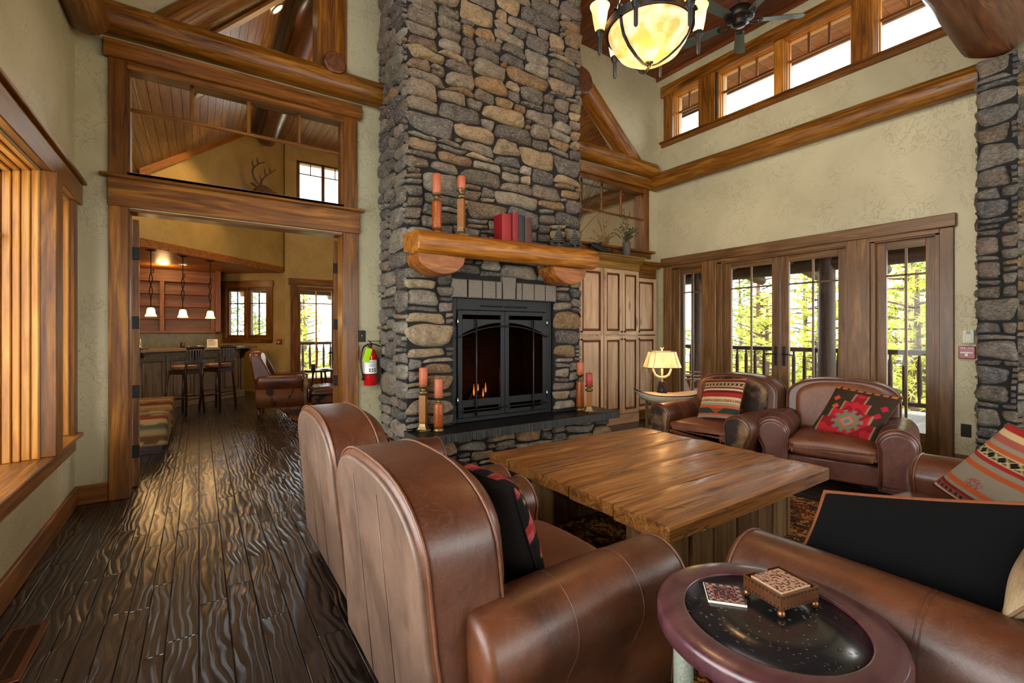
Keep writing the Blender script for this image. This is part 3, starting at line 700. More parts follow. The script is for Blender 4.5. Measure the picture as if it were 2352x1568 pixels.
m = MB()   # 45 degree wall above the bar soffit
a = Vector((-1.75, 8.225)); b_ = Vector((1.62, 11.595)); n_ = Vector((-.0707, .0707)) * 2
m.prism([tuple(a), tuple(b_), tuple(b_ + n_), tuple(a + n_)], 2, 2.82, 5.75); struct('wall_lounge_diagonal', m, W['lplaster'])
m = MB(); a_, b2 = a + Vector((.02, -.02)), b_ + Vector((.02, -.02)); m.prism([tuple(a_), tuple(b2), tuple(b2 + n_), tuple(a_ + n_)], 2, 2.69, 2.82, ax=0); struct('trim_2', m, W['shelf'])
m = MB(); m.prism([tuple(a + n_ * .4), tuple(b_ + n_ * .4), (1.6, 13), (-1.75, 13)], 2, 2.70, 2.74); struct('ceiling_5', m, W['shelf'])
m = MB(); m.prism([(-1.8, 0), (.36, 0), (.36, 2.8), (-1.8, 2.8)], 1, 12.75, 12.9); struct('wall_bar_back', m, W['lplaster'])
# window wall, turned 45 degrees, with casement
U = Vector((-.7071, .7071, 0)); C0 = Vector((1.605, 11.495, 0)); Nn = Vector((-.7071, -.7071, 0))
def wp(s_, z, o_): p = C0 + U * s_ - Nn * o_; return (p.x, p.y, z)
MW = Matrix(((U.x, -Nn.x, 0, C0.x), (U.y, -Nn.y, 0, C0.y), (0, 0, 1, 0), (0, 0, 0, 1)))
m = MB(); m.M = MW
for s0, s1, z0, z1 in ((0, .38, 0, 2.72), (.38, 1.55, 0, 1.2), (.38, 1.55, 2.40, 2.72), (1.55, 2.1, 0, 2.72)): m.prism([(s0, z0), (s1, z0), (s1, z1), (s0, z1)], 1, 0, .15)
struct('wall_lounge_angled', m, W['lplaster'])
w5 = sroot('window_5', wp(.95, 1.2, 0)); q = MB(); q.M = MW
q.box((.28, -.04, 2.38), (1.66, .0, 2.53), ax=0); q.box((.30, -.03, 1.13), (.42, .0, 2.38), ax=2); q.box((1.52, -.03, 1.13), (1.62, 0, 2.38), ax=2); q.box((.32, -.035, 1.11), (1.62, 0, 1.22), ax=0)
q.obj('casing', T, w5)
for s0, s1 in ((.42, .95), (.99, 1.52)):
    q = MB(); q.M = MW
    q.box((s0, .0, 1.22), (s0 + .07, .07, 2.38), ax=2); q.box((s1 - .07, .0, 1.22), (s1, .07, 2.38), ax=2); q.box((s0, 0, 1.22), (s1, .07, 1.29), ax=0); q.box((s0, 0, 2.30), (s1, .07, 2.38), ax=0)
    k_ = q.obj('casement', T, w5)
    q = MB(); q.M = MW; q.box(((s0 + s1) / 2 - .012, .02, 1.29), ((s0 + s1) / 2 + .012, .05, 2.3), ax=2); q.box((s0 + .07, .02, 2.0), (s1 - .07, .05, 2.025), ax=0); q.obj('muntin', W['darkwood'], k_)
    q = MB(); q.M = MW; q.box((s0 + .07, .035, 1.29), (s1 - .07, .04, 2.3)); q.obj('pane', W['glass'], k_)
q = MB(); q.M = MW; q.box((.95, 0, 1.22), (.99, .05, 2.38), ax=2); q.obj('mullion', T, w5)
# lounge deck door and high window over it
d3 = sroot('door_3', (2.25, 11.5, 0)); q = MB()
q.box((1.68, 11.46, 2.43), (2.95, 11.5, 2.58), ax=0); q.box((1.72, 11.47, 0), (1.85, 11.5, 2.43), ax=2); q.box((2.70, 11.47, 0), (2.85, 11.5, 2.43), ax=2); q.obj('casing', T, d3)
q = MB(); q.box((1.83, 11.52, .02), (1.93, 11.57, 2.4), ax=2); q.box((2.62, 11.52, .02), (2.72, 11.57, 2.4), ax=2); q.box((1.93, 11.52, .02), (2.62, 11.57, .28), ax=0); q.box((1.93, 11.52, 2.32), (2.62, 11.57, 2.4), ax=0)
k_ = q.obj('door_leaf', T, d3)
q = MB(); q.box((2.26, 11.53, .28), (2.29, 11.56, 2.32), ax=2); q.box((1.93, 11.53, 2.01), (2.62, 11.56, 2.035), ax=0); q.obj('muntin', W['jamb'], k_)
q = MB(); q.box((1.93, 11.54, .28), (2.62, 11.545, 2.32)); q.obj('pane', W['glass'], k_)
w8 = sroot('window_8', (2.7, 11.5, 4.35)); q = MB()
q.box((1.86, 11.50, 4.35), (3.6, 11.56, 4.40), ax=0); q.box((1.86, 11.50, 5.24), (3.6, 11.56, 5.29), ax=0)
for x in (1.88, 2.42, 2.97, 3.58): q.box((x - .035, 11.50, 4.35), (x + .035, 11.56, 5.29), ax=2)
for a_, b2 in ((1.9, 2.4), (2.44, 2.95), (2.99, 3.56)): q.box((a_, 11.51, 4.99), (b2, 11.55, 5.01), ax=0); q.box(((a_ + b2) / 2 - .012, 11.51, 5.0), ((a_ + b2) / 2 + .012, 11.55, 5.24), ax=2)
q.obj('frame', T, w8); q = MB(); q.box((1.86, 11.53, 4.35), (3.6, 11.535, 5.28)); q.obj('pane', W['glass'], w8)
q = MB(); q.box((-1.58, 5.15, 0), (-1.56, 12.7, .15), ax=1); struct('baseboard_lounge_left', q, T)
q = MB()   # board where the sloped ceiling meets the diagonal wall
A1 = Vector((-.80, 9.155, 3.74)); B1 = Vector((.95, 10.905, 5.50)); n3 = Vector((.7071, -.7071, 0)); dd = Vector((0, 0, -.14))
q.add([A1 + n3 * .02, A1 + n3 * .06, A1 + n3 * .06 - dd, A1 + n3 * .02 - dd, B1 + n3 * .02, B1 + n3 * .06, B1 + n3 * .06 - dd, B1 + n3 * .02 - dd], [[0, 1, 2, 3], [7, 6, 5, 4], [0, 4, 5, 1], [1, 5, 6, 2], [2, 6, 7, 3], [3, 7, 4, 0]],
      [(0, .0, 0), (0, .05, 0), (0, .05, .1), (0, 0, .1), (2.5, .0, 0), (2.5, .05, 0), (2.5, .05, .1), (2.5, 0, .1)])
struct('trim_3', q, W['shelf'])

# ================================================================ logs
def log1(name, label, p0, p1, r0, r1=None, mat='log', **k):
    q = MB(); q.log(p0, p1, r0, r1, **k); return tag(q.obj(name, W[mat]), label, 'log beam')
log1('log_beam', 'long horizontal log beam above the lounge doorway, left of the stone chimney', (-.78, 4.86, 3.86), (1.66, 4.86, 3.86), .135, .125)
log1('log_beam', 'short horizontal log beam with a knot, right of the stone chimney under the truss', (3.7, 4.86, 3.93), (6.05, 4.86, 3.92), .125, .12)
log1('log_beam', 'log beam lying along the right wall below the clerestory windows', (6.08, 5.0, 3.75), (6.08, 1.0, 3.75), .135, .125)
log1('log_beam', 'log beam running along the top of the left window wall, end cut at the corner', (-.70, 4.72, 3.74), (-.70, -3.0, 3.74), .135, .14)
log1('log_rafter', 'slanting truss log left of the chimney, resting on the long beam', (-.25, 4.93, 3.90), (1.2, 4.93, 5.42), .14, .14)
log1('log_rafter', 'slanting truss log right of the chimney, with its foot on the short beam', (5.62, 4.90, 3.97), (4.0, 4.90, 5.33), .13, .14)
log1('log_beam', 'cut round end of a purlin log poking out beside the right edge of the chimney', (4.40, 4.98, 4.85), (4.40, 4.74, 4.85), .19, .19, mat='logdark')
q = MB(); q.box((.96, 4.80, 3.95), (1.13, 5.05, 5.42), ax=2, bev=.01); q.log((1.14, 4.93, 3.92), (1.14, 4.93, 5.42), .13, .13)
tag(q.obj('log_post', W['log']), 'upright squared log post standing on the long beam beside the chimney', 'post')
log1('log_beam', 'dark round log end below the upright post, sitting on the long beam', (1.11, 4.98, 4.0), (1.11, 4.72, 4.0), .11, .11, mat='logdark')
q = MB()
q.log((6.02, 1.0, 4.06), (3.4, 1.02, 4.42), .24, .36, n=32, wob=.05, endr=.06)
tag(q.obj('log_beam', W['logdark']), 'thick cracked log beam resting on top of the stone pier', 'log beam')
log1('log_purlin', 'dark ridge log running along the lounge ceiling', (1.20, 5.1, 5.42), (1.20, 10.95, 5.42), .16, .16, mat='logdark')
log1('log_beam', 'pale log leaning along the left wall of the lounge under the sloped ceiling', (-1.45, 5.2, 3.05), (-1.15, 8.9, 3.2), .12, .12)
q = MB(); q.box((-.02, 4.95, 3.98), (.03, 5.10, 4.02)); q.M = Matrix.Translation((.02, 5.0, 4.0)) @ Matrix.Rotation(-math.radians(45.8), 4, 'Y')
q.box((0, -.02, -.02), (1.45, .02, .02), ax=0); q.box((0, -.05, -.045), (1.45, .06, -.02), ax=0)
struct('trim_4', q, W['trim'])
log1('log_purlin', 'purlin log sloping across the lounge ceiling seen through the right transom', (5.6, 5.3, 4.05), (5.6, 11.4, 4.05), .16, .16)
# ================================================================ stonework
PAL = [S(k) for k in '857a6b 6d6459 938875 5d564f 6b6661 a08a6c a98f6c 7f6c57 8d7d6a 7a7066 9a8e7e 75695d'.split()]
def stones(m, O, U, V, N, w_, h_, cu=.082, cv=.055, seed=1, depth=.055, skip=None, pal=PAL, tan=.12, nx=10, ny=7, warp=.028, big=1.0, gap=.0085):
    r = random.Random(seed); O = Vector(O); U = Vector(U); V = Vector(V); N = Vector(N)
    nu = max(1, round(w_ / cu)); nv = max(1, round(h_ / cv)); cu = w_ / nu; cv = h_ / nv
    occ = [[False] * nu for _ in range(nv)]
    if skip:
        for j in range(nv):
            for i in range(nu):
                if skip((i + .5) * cu, (j + .5) * cv): occ[j][i] = True
    def fits(i, j, a, b_):
        return i + a <= nu and j + b_ <= nv and all(not occ[jj][ii] for jj in range(j, j + b_) for ii in range(i, i + a))
    cells = []
    sizes = [((5, 7), (3, 4), .13), ((4, 6), (2, 3), .30), ((3, 5), (2, 2), .28), ((2, 3), (1, 2), .16), ((3, 5), (1, 1), .13)]
    for j in range(nv):
        for i in range(nu):
            if occ[j][i]: continue
            q = r.random(); acc = 0
            for (wa, wb), (ha, hb), p in sizes:
                acc += p
                if q < acc: break
            a = r.randint(wa, wb); b_ = r.randint(ha, hb)
            while not fits(i, j, a, b_):
                if a > b_: a -= 1
                elif b_ > 1: b_ -= 1
                elif a > 1: a -= 1
                else: break
            for jj in range(j, j + b_):
                for ii in range(i, i + a): occ[jj][ii] = True
            cells.append((i * cu, j * cv, a * cu, b_ * cv))
    for (x, y, ww, hh) in cells:
        base = r.choice(pal)
        if r.random() < tan: base = mix3(S('a5835a'), S('8b6a45'), r.random())
        kk = r.uniform(.72, 1.2); base = tuple(c * kk * r.uniform(.97, 1.03) for c in base); sd = r.random() * 100
        cx, cy_ = x + ww / 2, y + hh / 2; a, b_ = ww / 2 - gap, hh / 2 - gap
        dz = depth * r.uniform(.55, 1.1) * (1.15 if hh > 2.5 * cv else .9)
        kx = r.uniform(-.25, .25); ky = r.uniform(-.25, .25); rot = r.uniform(-.06, .06) * (1 if ww < .25 else .4)
        sk = [r.uniform(-.22, .22) for _ in range(4)]
        px, py = (nx, ny) if ww > .12 else (7, 5)
        vsx = []; fs = []
        pw = r.uniform(3.5, 8)
        for jj in range(py + 1):
            for ii in range(px + 1):
                s_, t_ = 2 * ii / px - 1, 2 * jj / py - 1
                s_ = math.copysign(abs(s_) ** .8, s_); t_ = math.copysign(abs(t_) ** .8, t_)
                e = max(abs(s_), abs(t_)); L_ = (abs(s_) ** pw + abs(t_) ** pw) ** (1 / pw) if e > 0 else 1
                f_ = e / L_ if L_ > 0 else 1
                u_, v_ = s_ * lerp(1, f_, e ** 2), t_ * lerp(1, f_, e ** 2)
                v_ *= 1 + sk[0] * u_; u_ *= 1 + sk[1] * v_
                X = cx + a * u_ - b_ * v_ * rot; Y = cy_ + b_ * v_ + a * u_ * rot
                wu = noise.noise(Vector((X * 5, Y * 5, seed * 3.1))) * warp * 1.3; wv = noise.noise(Vector((X * 4, Y * 5, seed * 3.1 + 40))) * warp
                P2 = Vector((X * 14, Y * 22, sd))
                edge = 1 - e ** 5
                hgt = dz * (edge ** .38) * (1 + kx * u_ + ky * v_) + (abs(noise.noise(P2 * .6)) * .03 + noise.noise(P2 * 1.7) * .011) * (edge ** .4) - .004
                vsx.append(O + U * (X + wu) + V * (Y + wv) + N * hgt)
        for jj in range(py):
            for ii in range(px):
                k = jj * (px + 1) + ii; q4 = [k, k + 1, k + px + 2, k + px + 1]; fs.append(q4)
        if U.cross(V).dot(N) < 0: fs = [f_[::-1] for f_ in fs]
        m.add(vsx, fs, None, r.random(), base, True)

fp = thing('fireplace', 'tall grey and tan rubble stone fireplace with black metal doors and raised hearth', 'fireplace', (2.7, 4.5, 0))
CX0, CX1, CF = 1.62, 3.79, 4.15
m = MB()   # mortar core around the firebox opening
m.box((CX0, CF, 0), (2.10, YA, ZC)); m.box((3.40, CF, 0), (CX1, YA, ZC)); m.box((2.10, CF, 1.70), (3.40, YA, ZC)); m.box((2.10, CF, 0), (3.40, YA, .40)); m.box((2.1, 4.80, .4), (3.4, YA, 1.7))
m.obj('mortar_core', W['mortar'], fp)
m = MB()
stones(m, (CX0 - .01, CF, 0), (1, 0, 0), (0, 0, 1), (0, -1, 0), CX1 - CX0 + .02, ZC, seed=3, skip=lambda u, v: (.47 < u < 1.80 and v < 1.905) or (v < .42 and u > .05))
stones(m, (CX0, YA, 0), (0, -1, 0), (0, 0, 1), (-1, 0, 0), YA - CF + .01, ZC, seed=11, cu=.075, depth=.045, pal=PAL[:5] + PAL[8:], tan=.06)
stones(m, (CX1, CF - .01, 0), (0, 1, 0), (0, 0, 1), (1, 0, 0), YA - CF + .01, ZC, seed=21, cu=.075, depth=.045)
m.obj('stone_facing', W['stone'], fp)
# soldier course and keystone
m = MB(); XS = [(2.075, 2.235), (2.255, 2.41), (2.42, 2.575), (2.585, 2.652), (2.66, 2.835), (2.845, 2.91), (2.92, 3.075), (3.085, 3.23), (3.24, 3.39)]
for i, (a, b_) in enumerate(XS):
    t_ = .012 if i == 4 else 0
    za, zb = 1.70, 1.885 + (.055 if i == 4 else 0)
    y0, y1 = CF - .055, CF + .05
    c = tuple(k * R_.uniform(.8, 1.15) for k in (1, 1, 1))
    V_ = [(a + t_, y1, za), (b_ - t_, y1, za), (b_ - t_, y0 + .01, za), (a + t_, y0 + .01, za)]
    m.rings([[(a + t_, y0 + .012, za), (b_ - t_, y0 + .012, za), (b_, y0 + .012, zb), (a, y0 + .012, zb)], [(a + t_ + .008, y0, za + .008), (b_ - t_ - .008, y0, za + .008), (b_ - .008, y0, zb - .008), (a + .008, y0, zb - .008)]][::-1] + [[(a + t_, y1, za), (b_ - t_, y1, za), (b_, y1, zb), (a, y1, zb)]], smooth=False, col=c)
m.obj('lintel_course', W['paver'], fp)
# hearth: stone base and chiselled black slab
m = MB(); m.box((1.70, 3.92, 0), (4.02, CF + .02, .35)); m.obj('hearth_core', W['mortar'], fp)
m = MB(); stones(m, (1.68, 3.92, 0), (1, 0, 0), (0, 0, 1), (0, -1, 0), 2.36, .345, seed=5, cu=.085, cv=.05, depth=.05, tan=.2)
stones(m, (1.70, CF + .02, 0), (0, -1, 0), (0, 0, 1), (-1, 0, 0), .25, .345, seed=6, cu=.08, cv=.05, depth=.04)
stones(m, (4.02, 3.91, 0), (0, 1, 0), (0, 0, 1), (1, 0, 0), .25, .345, seed=8, cu=.08, cv=.05, depth=.04)
m.obj('hearth_stones', W['stone'], fp)
m = MB(); pl = []; x = 1.60
while x < 4.10: pl.append((x, 3.79 + (.009 if len(pl) % 2 else 0) + R_.uniform(0, .005))); x += R_.uniform(.006, .011)
y = 3.80
while y < 4.22: pl.append((4.11 - (.008 if len(pl) % 2 else 0), y)); y += .011
m.prism(pl + [(4.09, 4.24), (1.60, 4.24)], 2, .345, .421); m.obj('chiselled_edge', W['slabedge'], fp); m = MB(); m.prism([(1.604, 3.803), (4.098, 3.803), (4.098, 4.24), (1.604, 4.24)], 2, .35, .426); m.obj('hearth_slab', W['slab'], fp)
# mantel: half log shelf on two log corbels
m = MB(); prof = [(4.16, 2.10), (4.16, 2.275), (3.86, 2.265), (3.815, 2.24), (3.79, 2.20), (3.785, 2.15), (3.80, 2.10), (3.83, 2.065), (3.90, 2.05)]
st = [(1.60, .0), (1.575, .035), (1.60, .0)]
rs = []
for i in range(25):
    x = lerp(1.60, 3.76, i / 24); wv = noise.noise(Vector((x * 1.5, 3, 0))) * .012; up = .02 * (x - 1.6) / 2.1
    rs.append([(x, y + wv - (.0 if y > 4 else noise.noise(Vector((x * 3, y * 9, z * 9))) * .006), z + up) for y, z in prof])
rs = [[(1.585, lerp(4.0, p[1], .93), lerp(2.16, p[2], .93)) for p in rs[0]]] + rs + [[(3.775, lerp(4.0, p[1], .93), lerp(2.18, p[2], .93)) for p in rs[-1]]]
m.rings(rs, [[(p[0], p[1], p[2]) for p in r] for r in rs]); m.obj('mantel', W['mantel'], fp)
for cx in (1.85, 3.40):
    m = MB(); pr = [(cx - .245, 2.062)] + [(cx + .235 * math.cos(math.radians(a)), 2.045 + .165 * math.sin(math.radians(a))) for a in range(180, 361, 12)] + [(cx + .245, 2.062)]
    m.ext(pr, lambda p, q, w_: (p, w_, q), 3.86, 4.17, r=.012, k=2); m.obj('corbel', W['corbel'], fp)
# firebox with arched steel doors
m = MB(); m.box((2.10, 4.75, .41), (3.40, 4.78, 1.70)); m.box((2.10, 4.25, .41), (2.13, 4.78, 1.70)); m.box((3.37, 4.25, .41), (3.40, 4.78, 1.70)); m.box((2.1, 4.25, 1.58), (3.4, 4.78, 1.70)); m.box((2.1, 4.2, .40), (3.4, 4.78, .44))
m.obj('firebox', W['brick'], fp)
FY = 4.175
m = MB()
m.box((2.09, FY, .43), (2.155, FY + .05, 1.70), bev=.004); m.box((3.295, FY, .43), (3.38, FY + .05, 1.70), bev=.004); m.box((2.155, FY, 1.58), (3.295, FY + .05, 1.70), bev=.004); m.box((2.155, FY, .43), (3.295, FY + .05, .475), bev=.004)
for x0, x1 in ((2.44, 2.70), (2.74, 3.02)): m.tube([(x0, FY - .015, 1.625), (x1, FY - .015, 1.625)], .008)
m.obj('surround_frame', W['steel'], fp)
for sgn, xa, xb in ((-1, 2.16, 2.722), (1, 2.728, 3.29)):
    m = MB(); xi, xo_ = (xb, xa) if sgn < 0 else (xa, xb); y0, y1 = FY - .02, FY + .02
    m.box((xa, y0, .48), (xa + .05, y1, 1.575), bev=.003); m.box((xb - .05, y0, .48), (xb, y1, 1.575), bev=.003)
    m.box((xa + .05, y0, .52), (xb - .05, y1, .64), bev=.003) if False else None
    m.box((xa + .05, y0, .48), (xb - .05, y1, .525), bev=.002); m.box((xa + .05, y0, .585), (xb - .05, y1, .66), bev=.002)
    m.box((xa + .05, y0 + .01, .525), (xa + .07, y1, .585)); m.box((xb - .07, y0 + .01, .525), (xb - .05, y1, .585))
    m.box((xa + .05, y0, 1.53), (xb - .05, y1, 1.575), bev=.002)
    arch = [(xa + .05, 1.485), (xb - .05, 1.485)]
    def az(x): return 1.455 - .115 * ((x - 2.725) / .51) ** 2
    n_ = 14; low = [(lerp(xb - .05, xa + .05, i / n_), az(lerp(xb - .05, xa + .05, i / n_))) for i in range(n_ + 1)]
    m.prism([(xa + .05, 1.485), (xb - .05, 1.485)] + low, 1, y0, y1)
    dleaf = m.obj('fire_door', W['steel'], fp)
    m = MB(); m.box((xa + .05, FY, .52), (xb - .05, FY + .004, 1.53)); m.obj('glass_panel', W['fireglass'], dleaf)
    m = MB(); xv = 2.36 if sgn < 0 else 3.09
    m.tube([(xv, y0 - .02, .50), (xv, y0 - .022, .6), (xv, y0 - .024, 1.0), (xv, y0 - .022, 1.48)], .009, 6)
    m.tube([(lerp(xi + .02 * sgn, xo_ , i / 10), y0 - .016, 1.415 - .115 * ((lerp(xi, xo_, i / 10) - 2.725) / .56) ** 2) for i in range(11)], .008, 6)
    m.tube([(xi + .02 * sgn, y0 - .016, .555), (xo_, y0 - .016, .555)], .008, 6)
    for x, z in ((xi + .02 * sgn, 1.415), (xo_, 1.30), (xv, 1.48), (xv, .5), (xi + .02 * sgn, .555), (xo_, .555)): m.ball((x, y0 - .018, z), .011, 8, 6)
    m.obj('wrought_bar', W['iron'], dleaf)
    xh = 2.155 if sgn < 0 else 3.297
    for z in (.62, 1.42): m = MB(); m.tube([(xh, y0 - .004, z), (xh, y0 - .004, z + .075)], .009, 8); m.obj('hinge', W['chrome'], dleaf)
m = MB()
for p0, p1, r in (((2.25, 4.5, .50), (3.1, 4.55, .53), .05), ((2.35, 4.62, .60), (3.0, 4.45, .63), .045), ((2.9, 4.4, .52), (2.95, 4.6, .82), .04), ((2.4, 4.42, .55), (2.6, 4.6, .74), .03)): m.log(p0, p1, r, r * .8, n=12, wob=.08)
m.obj('fire_log', W['darkwood'], fp)
for x, y, z, h in ((2.48, 4.40, .66, .17), (2.585, 4.38, .64, .13), (2.64, 4.42, .68, .15), (2.56, 4.45, .70, .11)):
    m = MB(); m.lathe([(.002, 0), (.008, .015), (.010, h * .25), (.006, h * .5), (.0015, h * .75)], 10, (x, y, z)); m.obj('flame', W['flame'], fp)

point('fire_glow', (2.6, 4.40, .85), 1.2, (1, .4, .12), .08)
# stone pier on the right wall
pc = thing('stone_pier', 'slim grey stone pier against the right wall carrying the thick log', 'pillar', (6.0, .98, 0))
m = MB(); m.box((5.90, .86, 0), (XB + .01, 1.11, 3.80)); m.obj('mortar_core', W['mortar'], pc)
m = MB(); stones(m, (5.90, 1.125, 0), (0, -1, 0), (0, 0, 1), (-1, 0, 0), .275, 3.82, seed=31, cu=.055, cv=.055, depth=.035, tan=.03, warp=.015, pal=[S('6f675c'), S('7c7468'), S('66625c'), S('5f5c5a'), S('7a6c5e')])
stones(m, (5.90, .86, 0), (1, 0, 0), (0, 0, 1), (0, -1, 0), .27, 3.82, seed=32, cu=.055, cv=.05, depth=.035, tan=.3, warp=.015)
stones(m, (5.90, 1.11, 0), (1, 0, 0), (0, 0, 1), (0, 1, 0), .27, 3.82, seed=33, cu=.055, cv=.05, depth=.02, tan=.03, warp=.01)
m.obj('stone_facing', W['stone'], pc)

# ================================================================ built-in cupboards right of the fireplace
def panel_door(par, x0, x1, z0, z1, y, knob, mat='alder'):
    q = MB(); s_ = .055
    q.box((x0, y, z0), (x0 + s_, y + .022, z1), ax=2); q.box((x1 - s_, y, z0), (x1, y + .022, z1), ax=2)
    q.box((x0 + s_, y, z0), (x1 - s_, y + .022, z0 + s_), ax=0); q.box((x0 + s_, y, z1 - s_), (x1 - s_, y + .022, z1), ax=0)
    q.box((x0 + s_ + .03, y + .004, z0 + s_ + .03), (x1 - s_ - .03, y + .022, z1 - s_ - .03), ax=2, bev=.012)
    d_ = q.obj('cupboard_door', W[mat], par)
    q = MB(); a, b_, c, e = x0 + s_, x1 - s_, z0 + s_, z1 - s_
    for i in range(2):
        o_ = .003 + .014 * i
        pth = [(a + o_, y + .006 + i * .005, c + o_), (b_ - o_, y + .006 + i * .005, c + o_), (b_ - o_, y + .006 + i * .005, e - o_), (a + o_, y + .006 + i * .005, e - o_)]
        for k in range(4): q.tube([pth[k], pth[(k + 1) % 4]], .006, 5)
    q.box((a, y + .012, c), (b_, y + .02, e)); q.obj('glazed_moulding', W['alderdark'], d_)
    q = MB(); q.lathe([(.006, 0), (.006, .014), (.014, .02), (.014, .03), (.005, .036)], 12, (knob[0], y, knob[1]), axis=(0, -1, 0)); q.obj('knob', W['black'], d_)
cb = thing('built_in_cupboard', 'tall knotty pale wood cupboard with panelled doors beside the fireplace', 'cupboard', (4.7, 4.80, 0)); y = 4.72
q = MB(); q.box((3.88, y + .022, .0), (5.53, 4.885, 2.30), ax=2); q.box((3.88, y + .005, 0), (5.535, y + .03, .14), ax=0); q.obj('body', W['alder'], cb)
q = MB(); q.box((3.88, y - .0, 2.275), (5.545, 4.885, 2.42), ax=0); q.prism([(y, 2.37), (y - .05, 2.43), (y - .055, 2.455), (4.885, 2.455), (4.885, 2.37)], 0, 3.88, 5.59); q.box((3.88, y - .075, 2.452), (5.60, 4.89, 2.475), ax=0, bev=.006); q.obj('crown_moulding', W['olive'], cb)
cols = [(3.89, 4.31, 4.28), (4.315, 4.775, 4.34), (4.79, 5.16, 5.13), (5.165, 5.52, 5.195)]
for x0, x1, kx in cols:
    panel_door(cb, x0, x1, .15, 1.295, y, (kx, 1.25)); panel_door(cb, x0, x1, 1.315, 2.265, y, (kx, 1.36))
cb2 = thing('built_in_cupboard', 'narrow brown cupboard set back in the corner by the glass doors', 'cupboard', (5.8, 4.86, 0)); y = 4.80
q = MB(); q.box((5.545, y + .022, .0), (6.03, 4.888, 2.30), ax=2); q.box((5.545, y + .005, 0), (6.03, y + .03, .14), ax=0); q.obj('body', W['trim'], cb2)
q = MB(); q.box((5.55, y, 2.20), (6.03, 4.885, 2.40), ax=0); q.prism([(y, 2.36), (y - .06, 2.43), (y - .06, 2.45), (4.885, 2.45), (4.885, 2.36)], 0, 5.55, 6.10); q.obj('crown_moulding', W['trim'], cb2)
panel_door(cb2, 5.57, 6.02, .15, 1.295, y, (5.60, 1.25), 'alder'); panel_door(cb2, 5.57, 6.02, 1.315, 2.19, y, (5.60, 1.36), 'alder')

# ================================================================ wall plates
q = MB(); q.box((1.375, YA - .008, 1.25), (1.45, YA, 1.37), bev=.003); sw = q.obj('light_switch', W['brown_plate']); tag(sw, 'dark bronze switch plate on the plaster between doorway and chimney', 'light switch')
q = MB(); q.lathe([(.006, 0), (.004, .012)], 8, (1.412, YA - .008, 1.315), axis=(0, -1, 0)); q.obj('toggle', W['white'], sw)
q = MB(); q.box((XB - .008, 1.20, .335), (XB, 1.275, .46), bev=.003); tag(q.obj('wall_outlet', W['brown_plate']), 'dark wall outlet plate low down beside the stone pier', 'outlet')
q = MB(); q.box((XB - .045, 1.175, 1.245), (XB, 1.26, 1.375), bev=.006); q.box((XB - .05, 1.19, 1.26), (XB - .044, 1.235, 1.33), bev=.002); th_ = q.obj('wall_sounder', W['white']); tag(th_, 'small ivory plastic alarm sounder above the red pull station', 'alarm')
q = MB()
for k in range(4): q.box((XB - .0515, 1.198, 1.335 + k * .008), (XB - .0445, 1.228, 1.338 + k * .008), bev=0)
q.obj('grille', W['brown_plate'], th_)
def text(par, s_, loc, size, rot, mat, name='lettering', ext=.0006):
    cu_ = bpy.data.curves.new(name, 'FONT'); cu_.body = s_; cu_.size = size; cu_.extrude = ext; cu_.align_x = 'CENTER'; cu_.align_y = 'CENTER'
    tmp = bpy.data.objects.new(name, cu_); sc.collection.objects.link(tmp); bpy.context.view_layer.update()
    me = bpy.data.meshes.new_from_object(tmp.evaluated_get(bpy.context.evaluated_depsgraph_get())); bpy.data.objects.remove(tmp)
    me.materials.clear(); me.materials.append(mat); o_ = bpy.data.objects.new(name, me); sc.collection.objects.link(o_)
    o_.rotation_euler = rot; o_.location = loc
    if par:
        o_.parent = par; o_.location = Vector(loc) - par.location
    return o_
def pull(loc, nrm, label):
    # red pull station; nrm is the facing direction
    rz = math.atan2(nrm[0], -nrm[1]); r = thing('fire_alarm_pull_station', label, 'fire alarm', loc, rz)
    q = MB(); q.box((-.06, -.045, -.06), (.06, 0, .06), bev=.006); q.obj('housing', W['alarmred'], r, local=True)
    q = MB(); q.box((-.045, -.055, -.008), (.045, -.044, .006), bev=.002); q.box((-.012, -.055, -.035), (.012, -.044, .0), bev=.002); q.obj('pull_bar', W['paper'], r, local=True)
    o_ = text(None, 'FIRE', (-.03, -.0458, .045), .022, (PI / 2, 0, 0), W['paper']); o_.parent = r
    o_ = text(None, 'PULL', (.03, -.0458, .045), .018, (PI / 2, 0, 0), W['paper']); o_.parent = r
    return r
pull((XB, 1.225, 1.155), (-1, 0, 0), 'red fire alarm pull station on the plaster beside the stone pier')
p_ = wp(.13, 1.14, -.002); pull((p_[0], p_[1], 1.14), (-.7071, -.7071, 0), 'small red fire alarm box on the lounge wall right of the window')

# floor register
fr = thing('floor_register', 'copper brown slotted floor vent by the left wall', 'floor vent', (-.645, 2.78, 0))
q = MB(); q.box((-.715, 2.55, 0), (-.575, 3.0, .006), bev=.004); q.box((-.698, 2.57, .004), (-.592, 2.98, .009), bev=.001); q.obj('frame', W['copper'], fr)
q = MB()
for i in range(2):
    for k in range(34): yy = 2.58 + k * .0118; q.box((-.692 + i * .05, yy, .008), (-.650 + i * .05, yy + .005, .0105), bev=.0)
q.obj('louvre', W['darkwood'], fr)

